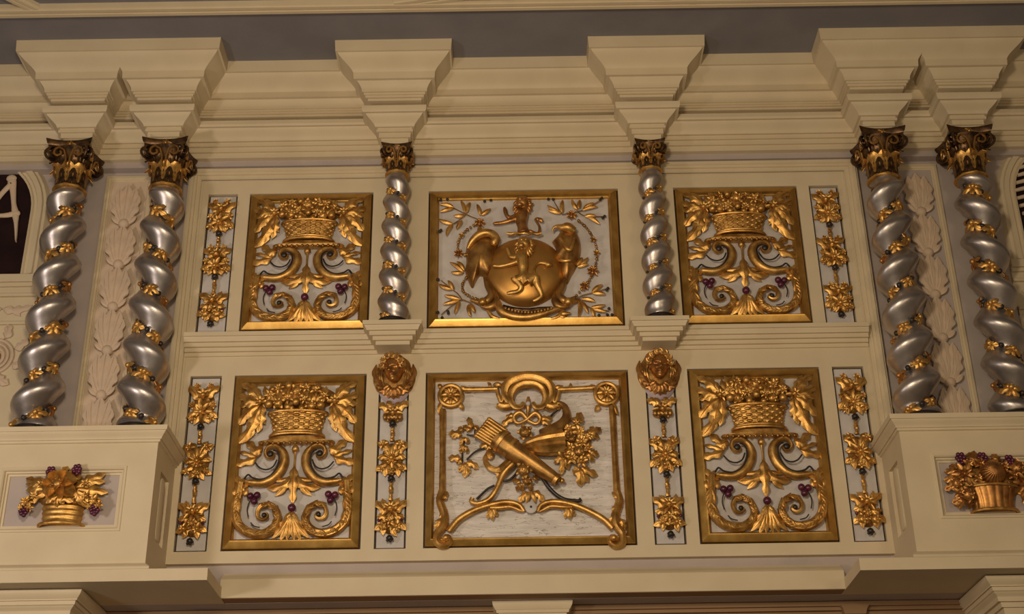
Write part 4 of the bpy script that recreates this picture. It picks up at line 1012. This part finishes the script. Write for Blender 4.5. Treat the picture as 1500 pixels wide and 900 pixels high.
# ------------------------------------------------------------------ gilded heads under the brackets
def head(xc, zc, label, turn, tilt):
    t = thing('gilded_head', label, 'carved head', (xc, -.0, zc), 0, 'gilded heads on the brackets')
    R_ = Matrix.Translation((0, -.085, .02)) @ Euler((tilt, 0, turn)).to_matrix().to_4x4()
    m = MB(); m.M = R_; NU, NV = 44, 40; vs = []; fs = []
    def g(x, z, cx, cz, sx, sz): return math.exp(-((x-cx)/sx)**2-((z-cz)/sz)**2)
    for i in range(NV+1):
        th = PI*i/NV
        for j in range(NU):
            ph = 2*PI*j/NU; x = math.sin(th)*math.cos(ph); y = math.sin(th)*math.sin(ph); z = math.cos(th)
            jaw = 1-.20*max(0, -z)**1.5; px, py, pz = .082*x*jaw, .092*y*(1-.1*max(0, -z)), .122*z
            if y < 0:
                X, Z = x, z; d = 0
                d += .040*g(X, Z, 0, -.08, .15, .16)+.020*g(X, Z, 0, .12, .12, .22)          # nose
                for s in (-1, 1):
                    d -= .032*g(X, Z, s*.37, .13, .20, .11); d += .016*g(X, Z, s*.37, .12, .12, .05)    # sockets and eyeballs
                    d += .013*g(X, Z, s*.36, .30, .26, .06)                                  # brows
                    d += .010*g(X, Z, s*.42, -.18, .20, .17)                                 # cheeks
                    d += .007*g(X, Z, s*.12, -.14, .08, .06)
                d += .017*g(X, Z, 0, -.40, .24, .045)+.016*g(X, Z, 0, -.51, .19, .05)-.014*g(X, Z, 0, -.455, .26, .022)-.006*g(X, Z, 0, -.60, .2, .05)
                d += .014*g(X, Z, 0, -.74, .22, .12)+.006*g(X, Z, 0, .55, .5, .2)
                py -= d
            vs.append((px, py, pz))
    for i in range(NV):
        for j in range(NU): fs.append((i*NU+j, i*NU+(j+1) % NU, (i+1)*NU+(j+1) % NU, (i+1)*NU+j))
    m.add(vs, fs); m.build('face', COPPER, t, angle=180)
    m = MB(); m.M = R_
    for s in (-1, 1): m.ball((s*.080, .01, -.005), (.012, .02, .028), 10, 8)
    m.build('ears', COPPER, t)
    # curled hair
    m = MB(); m.M = R_
    for k in range(13):
        a = PI*(.04+.92*k/12); x0_, z0_ = .092*math.cos(a), .015+.112*math.sin(a)
        pts = []
        for i in range(12):
            u = i/11; r = .026*(1-u*.75); b = a+u*8*(1 if k % 2 else -1); pts.append((x0_*1.05+r*math.cos(b), -.030-.02*math.sin(a)-.008*math.sin(u*PI), z0_+r*math.sin(b)))
        m.tube(pts, [.012]*11+[.005], None, 7)
    m.ball((0, .03, .045), (.105, .085, .105), 20, 12); m.build('hair', GOLDD, t)
    m = MB(); 
    for s in (-1, 1):
        for k in range(5):
            x0_ = s*(.088+.017*k); pts = [(s*.085, -.06+.01*k, .07-.01*k), (x0_+s*.02, -.055+.012*k, .0), (x0_+s*.012, -.05+.012*k, -.07), (x0_-s*.015, -.045+.01*k, -.14), (s*(.07-.01*k), -.045, -.19)]
            m.tube(spl(pts, 4), [.013+.004*math.sin(i*1.3+k) for i in range(17)], None, 7)
    m.build('hair_lock', GOLDD, t)
    # wings / drapery folded round the neck
    m = MB()
    for s in (-1, 1):
        for k in range(5):
            m.leaf((s*.05, -.03, -.165), (s*(.165-.012*k), -.02-.008*k, .10-.06*k), .085, .03, s*.32, 2, th=.014)
    m.build('wing', COPPER, t)
    m = MB()
    for k in range(7):
        a = -PI*(.12+.76*k/6); m.leaf((.03*math.cos(a), -.06, -.11+.03*math.sin(a)), (.12*math.cos(a), -.045, -.11+.125*math.sin(a)), .06, .03, .1, 2, th=.012)
    m.build('beard_leaf', COPPER, t)
    out = [(.165*math.cos(a)*(1+.03*math.cos(9*a)), -.02+.235*math.sin(a)*(1+.02*math.cos(9*a))) for a in np.linspace(0, 2*PI, 60, endpoint=False)]
    m = MB(); m.dome(out, (0, 0), .0, .055, 6); m.build('backplate', GOLDD, t)
    out = [(.150*math.cos(a), -.085+.185*math.sin(a)) for a in np.linspace(0, 2*PI, 60, endpoint=False)]
    m = MB(); m.dome(out, (0, -.05), .0, .035, 6); m.build('collar', LILAC, t)
    return t
head(-1.18, 1.588, 'gilded head above the narrow panel at left, face turned to the left', -.30, .30)
head(1.172, 1.588, 'gilded head above the narrow panel at right, face looking straight ahead', .05, .32)

# ------------------------------------------------------------------ flower baskets in the pedestals
def pedestal_basket(xc, label, kind):
    t = thing('flower_basket', label, 'carved basket', (xc, -.572, .035), 0, 'carved flower baskets on the pedestals')
    k = .00069; S = lambda x, y, d=.05: ((x-600)*k, -d, (745-y)*.00073+.01)
    def lf(a, b, wd, h=.03, bend=0., lob=2, da=.06, db=.05, mat=GOLD):
        m = MB(); m.leaf(S(*a, da), S(*b, db), wd, h, bend, lob, th=.010); m.build('leaf', mat, t)
    if kind == 0:
        m = MB(); vs = []; fs = []; NV, NU = 14, 24
        for i in range(NV+1):
            v = i/NV; hw = .155+.004*math.sin(v*PI*7)+.012*v; dp = .11
            for j in range(NU+1):
                a = PI*j/NU; vs.append((-hw*math.cos(a), -dp*math.sin(a)**.8-.004*math.sin(v*PI*7), .02+.15*v))
        for i in range(NV):
            for j in range(NU): a = i*(NU+1)+j; fs.append((a, a+1, a+NU+2, a+NU+1))
        fs += [tuple(range(NU+1))[::-1], tuple(NV*(NU+1)+j for j in range(NU+1))]
        m.add(vs, fs); m.build('basket', GOLD, t, angle=80)
        m = MB(); m.tube([(-.178*math.cos(PI*j/24), -.125*math.sin(PI*j/24)**.8, .014) for j in range(25)], .014, None, 8, up=(0, 0, 1)); m.build('basket_base', GOLD, t)
        c = S(575, 330, .17); m = MB()
        for q in range(6): m.petal(c, q*PI/3+.5+(.06 if q % 2 else 0), .14, .15, .20, .9)
        m.build('flower_petals', GOLD, t)
        m = MB(); m.ball((c[0], c[1]-.02, c[2]), (.042, .03, .042)); 
        for q in range(7): m.ball((c[0]+.035*math.cos(q*.9), c[1]-.04, c[2]+.035*math.sin(q*.9)), .010, 8, 6)
        m.build('flower_heart', GOLDD, t)
        out = [(.24*math.cos(a), .30+.15*math.sin(a)) for a in np.linspace(0, 2*PI, 24, endpoint=False)]
        m = MB(); m.dome(out, (0, .3), .0, .085); m.build('foliage_mound', GOLDD, t)
        for b, wd in (((145, 200), .10), ((150, 265), .09), ((165, 340), .09), ((250, 210), .08), ((200, 430), .08), ((110, 490), .09), ((300, 190), .07)): lf((430, 350), b, wd, .04, rnd.uniform(-.2, .2), 3, .09, .06)
        for b, wd in (((1050, 160), .10), ((1060, 250), .09), ((1000, 320), .09), ((1110, 375), .09), ((1050, 480), .09), ((930, 200), .08), ((900, 540), .08), ((830, 520), .07)): lf((740, 350), b, wd, .04, rnd.uniform(-.2, .2), 3, .09, .06)
        for b, wd in (((600, 75), .10), ((530, 130), .08), ((680, 130), .08), ((780, 190), .08), ((430, 170), .08)): lf((590, 250), b, wd, .04, rnd.uniform(-.2, .2), 3, .10, .06)
        for b in ((450, 520), (560, 560), (650, 530), (750, 510)): lf((600, 450), b, .06, .03, .1, 2, .13, .13)
        for x, y, r, q in ((205, 500, .055, 0), (165, 560, .04, 0), (240, 560, .04, 0), (1000, 500, .055, 0), (960, 560, .04, 0), (1050, 550, .04, 0), (870, 300, .045, 0), (900, 440, .05, 1), (290, 430, .045, 1), (350, 300, .04, 0)):
            m = MB(); m.flower(S(x, y, .11), r, 5, 2, (rnd.uniform(-.3, .3), -1, -.2)); m.build('flower', GOLD, t)
        gr = [(440, 140), (740, 115), (190, 590), (1010, 590)]
    else:
        m = MB(); vs = []; fs = []; NV, NU = 10, 72
        for i in range(NV+1):
            v = i/NV; hw = .148+.05*v**1.5+.02*(1-v)**4; dp = .10+.03*v**1.5
            for j in range(NU+1):
                a = PI*j/NU; q = 1+.035*abs(math.cos(a*9)); vs.append((-hw*q*math.cos(a), -dp*q*math.sin(a)**.8, .02+.185*v))
        for i in range(NV):
            for j in range(NU): a = i*(NU+1)+j; fs.append((a, a+1, a+NU+2, a+NU+1))
        fs += [tuple(range(NU+1))[::-1], tuple(NV*(NU+1)+j for j in range(NU+1))]
        m.add(vs, fs); m.build('basket', COPPER, t, angle=60)
        for zz, hw, dp, nm in ((.014, .185, .125, 'basket_base'), (.212, .212, .145, 'basket_rim')):
            m = MB(); m.tube([(-hw*math.cos(PI*j/24), -dp*math.sin(PI*j/24)**.8, zz) for j in range(25)], .012, None, 8, up=(0, 0, 1)); m.build(nm, GOLD, t)
        S2 = lambda x, y, d: ((x-722)*.00076, -d, (770-y)*.0008+.01)
        out = [(.33*math.cos(a), .29+.17*math.sin(a)) for a in np.linspace(0, 2*PI, 24, endpoint=False)]
        m = MB(); m.dome(out, (0, .29), .0, .10); m.build('foliage_mound', GOLDD, t)
        c = S2(735, 385, .10); m = MB(); m.lathe([(.002, .10), (.04, .095), (.08, .06), (.10, .02), (.105, -.02), (.09, -.05)], n=132, mod=lambda a, z: 1+.10*abs(math.cos(a*11)))
        place(t, m.mesh('melon', COPPER), 'melon', Matrix.Translation(Vector(c)) @ Matrix.Rotation(PI/2, 4, 'X'))
        for x, y, r, kd in ((415, 405, .095, 'c'), (425, 620, .07, 'r'), (480, 300, .05, 'f'), (600, 290, .05, 'f'), (860, 330, .05, 'f'), (1000, 350, .08, 'r'), (1030, 500, .09, 'c'), (940, 420, .05, 'f'), (1040, 640, .07, 'r'), (560, 450, .04, 'f'), (330, 500, .06, 'r'), (340, 600, .05, 'f')):
            m = MB(); e_ = S2(x, y, .13); n_ = (rnd.uniform(-.25, .25), -1, -.25)
            if kd == 'r': m.rose(e_, r, n_)
            else: m.flower(e_, r, 5 if kd == 'f' else 6, 3 if kd == 'c' else 2, n_, .22)
            m.build('flower', COPPER, t)
        def lf2(a, b, wd):
            m = MB(); m.leaf(S2(*a, .09), S2(*b, .07), wd, .04, rnd.uniform(-.2, .2), 3, th=.01); m.build('leaf', COPPER, t)
        for a, b, wd in (((560, 330), (540, 160), .12), ((560, 330), (590, 140), .09), ((420, 330), (310, 290), .08), ((400, 350), (250, 350), .08), ((380, 420), (230, 440), .09), ((380, 500), (225, 540), .09), ((390, 600), (280, 680), .09), ((400, 650), (330, 730), .08), ((450, 650), (440, 740), .07), ((700, 290), (690, 190), .08), ((800, 290), (780, 180), .09), ((900, 300), (980, 210), .09), ((1040, 380), (1170, 380), .09), ((1050, 560), (1180, 600), .09), ((1040, 650), (1120, 720), .08), ((870, 480), (930, 560), .07), ((850, 520), (820, 575), .06), ((500, 480), (480, 560), .06)): lf2(a, b, wd)
        S = S2; gr = [(420, 210), (930, 250), (650, 215)]
    for gx, gy in gr:
        m = MB()
        for dx_, dy_ in ((0, 0), (38, 8), (-38, 10), (20, -28), (-20, -26), (0, 36), (28, 34), (-28, 38), (10, 62)): m.ball(S(gx+dx_, gy+dy_, .10+rnd.random()*.015), .019, 10, 7)
        m.build('grape_cluster', PURPLE, t)
    return t
pedestal_basket(-3.775, 'gilded round basket with one large open flower, carved on the left pedestal', 0)
pedestal_basket(3.73, 'reddish fluted basket heaped with fruit and roses, carved on the right pedestal', 1)

# ------------------------------------------------------------------ arched grilles at the far sides
def arch_outline(xc, zs, r, zb, x_half=None, n=24):
    return [(xc+r, zb)]+[(xc+r*math.cos(PI*k/n), zs+r*math.sin(PI*k/n)) for k in range(n+1)]+[(xc-r, zb)]
def grille(xc, label, kind):
    t = thing('arched_grille', label, 'grille', (xc, .06, 2.68))
    zs, r = 3.37-2.68, .585
    m = MB(); m.extrude(arch_outline(0, zs, r+.02, .0), -.012, .0); m.build('dark_backing', DARKVOID, t, smooth=False)
    m = MB(); prof_ = [(0, 0), (0, -.045), (.02, -.055), (.03, -.04), (.055, -.042), (.065, -.065), (.11, -.07), (.12, -.05), (.145, -.045), (.155, -.03), (.175, -.0)]
    oo = [arch_outline(0, zs, r+d, 0) for d, _ in prof_]; n = len(oo[0]); vs = []; fs = []
    for (d, y), o in zip(prof_, oo): vs += [(x, y, z) for x, z in o]
    for i in range(len(prof_)-1):
        for j in range(n-1): fs.append((i*n+j, i*n+j+1, (i+1)*n+j+1, (i+1)*n+j))
    m.add(vs, fs); m.build('arch_moulding', CREAM, t, angle=30)
    if kind == 'fret':
        for s in (-1, 1):
            m = MB(); X = lambda x: s*(x+5.27); Z = lambda z: z-2.68
            def bar(pts):
                P = [(X(a), -.035, Z(b)) for a, b, _ in spl(pts, 6)]; W = [c_ for _, _, c_ in spl(pts, 6)]; m.tube(P, W, [.02]*len(W), 10)
            bar([(-4.925, 3.76, .03), (-4.915, 3.70, .042), (-4.89, 3.60, .030), (-4.86, 3.45, .024), (-4.83, 3.345, .034), (-4.81, 3.25, .022), (-4.79, 3.12, .013), (-4.78, 3.04, .006)])
            bar([(-4.915, 3.68, .03), (-4.96, 3.62, .026), (-5.01, 3.54, .026), (-5.06, 3.44, .03), (-5.08, 3.36, .034)])
            bar([(-4.84, 3.345, .03), (-4.90, 3.33, .026), (-4.98, 3.325, .022), (-5.10, 3.33, .03), (-5.27, 3.33, .04)])
            m.ball((X(-4.925), -.035, Z(3.74)), (.05, .022, .04)); m.ball((X(-4.828), -.035, Z(3.345)), (.045, .022, .04))
            bar([(-5.10, 3.33, .03), (-5.06, 3.22, .026), (-5.05, 3.10, .02), (-5.06, 2.98, .008)])
            m.build('fretwork', STUCCO, t)
    else:
        for i in range(11):
            z = 1.03-.085*i; xl = -.50-.03*min(i, 3)+.012*max(0, i-3)
            P = []; W = []
            for q in range(15):
                u = q/14; x = xl*(1-2*u); P.append((x, -.035, z+.10*math.sin(PI*u)-.02)); W.append(.006+.020*math.sin(PI*min(1, .08+u*.92))**.4)
            if xl > -.2: break
            m = MB(); m.tube(P, W, [.018]*15, 8); m.build('rib', STUCCO, t)
    return t
grille(-5.27, 'dark arched grille at far left with cream interlaced fretwork', 'fret')
grille(5.27, 'dark arched grille at far right with pale curved ribs', 'ribs')
for s, nm in ((-1, 'trim_13'), (1, 'trim_14')):
    x0_, x1_ = sorted((s*4.50, s*6.5)); m = MB()
    for z0_, z1_, y_ in ((2.60, 2.68, -.01), (2.56, 2.60, .01), (2.49, 2.56, .03), (2.46, 2.49, .012), (2.17, 2.20, .012), (2.12, 2.17, .03), (.87, 2.46, .038)): m.bbox(x0_, x1_, y_, .061, z0_, z1_, .006)
    structure(m.build(nm, CREAM, smooth=False))
def rosette(xc, zc, label):
    t = thing('rosette_ornament', label, 'wall ornament', (xc, .038, zc))
    m = MB()
    for r, wd in ((.165, .016), (.125, .014), (.085, .016)): m.tube([(r*math.cos(a), -.012, r*math.sin(a)) for a in np.linspace(0, 2*PI, 41)], wd, .016, 8)
    m.build('rings', STUCCO, t)
    m = MB(); m.ball((0, -.005, 0), (.06, .02, .06)); m.build('dark_centre', COPPER, t)
    for k in range(8):
        a = PI/8+k*PI/4; m = MB(); m.leaf((.18*math.cos(a), -.01, .18*math.sin(a)), (.32*math.cos(a+.15), -.02, .32*math.sin(a+.15)), .10, .03, .3, 2, th=.012); m.build('leaf', STUCCO, t)
    return t
rosette(-4.80, 1.85, 'cream ringed rosette with leaves below the left arched grille')
rosette(4.83, 1.85, 'cream ringed rosette with leaves below the right arched grille')
def scrollwork(xc, label):
    t = thing('leaf_ornament', label, 'wall ornament', (xc, .038, 2.33))
    for s in (-1, 1):
        m = MB(); m.leaf((0, -.005, 0), (s*.26, -.012, .03), .10, .025, s*.25, 3, th=.01); m.leaf((0, -.005, 0), (s*.17, -.012, -.07), .07, .025, -s*.25, 2, th=.01); m.build('leaf', STUCCO, t)
    return t
scrollwork(-4.80, 'small cream leaf carving between the left grille and its rosette')
scrollwork(4.83, 'small cream leaf carving between the right grille and its rosette')

# ------------------------------------------------------------------ camera and light
cam = bpy.data.cameras.new('camera'); co = bpy.data.objects.new('camera', cam); C.objects.link(co)
cam.sensor_width = 36; cam.lens = 48.72; cam.clip_end = 200
pitch, yaw, roll = .4673, -.0003, -.0148
F = Vector((math.sin(yaw)*math.cos(pitch), math.cos(yaw)*math.cos(pitch), math.sin(pitch)))
Rr = Vector((math.cos(yaw), -math.sin(yaw), 0)); Uu = Rr.cross(F)
Rc = Rr*math.cos(roll)+Uu*math.sin(roll); Uc = Rr*-math.sin(roll)+Uu*math.cos(roll)
M = Matrix((Rc, Uc, -F)).transposed().to_4x4(); M.translation = Vector((-.1204, -11.3, -3.4426)); co.matrix_world = M
bpy.context.scene.camera = co

def area(name, loc, target, size, power, col):
    l = bpy.data.lights.new(name, 'AREA'); l.shape = 'DISK'; l.size = size; l.energy = power; l.color = col
    o = bpy.data.objects.new(name, l); C.objects.link(o); o.location = loc
    o.rotation_euler = (Vector(target)-Vector(loc)).to_track_quat('-Z', 'Y').to_euler(); return o
area('house_light_centre', (-1.2, -9.0, .2), (-.3, 0, 1.6), 1.0, 270, (1, .82, .60))
area('house_light_left', (-6.5, -6.0, -1.3), (-3.8, 0, .0), .8, 125, (1, .87, .80))
area('fill_light_right', (4.5, -9.0, .2), (3, 0, 2.3), 1.2, 50, (1, .76, .50))  # weak fill, added to lift the right side
bl = area('low_front_fill_strip', (-.8, -9.0, -1.75), (-.2, 0, 1.6), 1.0, 115, (1, .80, .56)); bl.data.shape = 'RECTANGLE'; bl.data.size = 7.0; bl.data.size_y = .35  # unseen strip added low in front so the frame bottoms shine
wd = bpy.data.worlds.new('world'); bpy.context.scene.world = wd; wd.use_nodes = True
nt = wd.node_tree; bg = nt.nodes['Background']; tc = nt.nodes.new('ShaderNodeTexCoord')
sep = nt.nodes.new('ShaderNodeSeparateXYZ'); cr = nt.nodes.new('ShaderNodeValToRGB')
mr = nt.nodes.new('ShaderNodeMapRange'); mr.inputs['From Min'].default_value = -1; mr.inputs['From Max'].default_value = 1
nt.links.new(tc.outputs['Generated'], sep.inputs[0]); nt.links.new(sep.outputs['Z'], mr.inputs['Value']); nt.links.new(mr.outputs['Result'], cr.inputs['Fac'])
e = cr.color_ramp.elements; e[0].position = 0; e[0].color = (.025, .017, .010, 1); e[1].position = 1; e[1].color = (.03, .024, .02, 1)
q = e.new(.44); q.color = (.15, .11, .07, 1); q = e.new(.6); q.color = (.05, .038, .028, 1)
nt.links.new(cr.outputs['Color'], bg.inputs['Color']); bg.inputs['Strength'].default_value = 1.0
vs_ = bpy.context.scene.view_settings; vs_.view_transform = 'Standard'; vs_.look = 'None'; vs_.gamma = 1; vs_.use_curve_mapping = False; vs_.exposure = 0
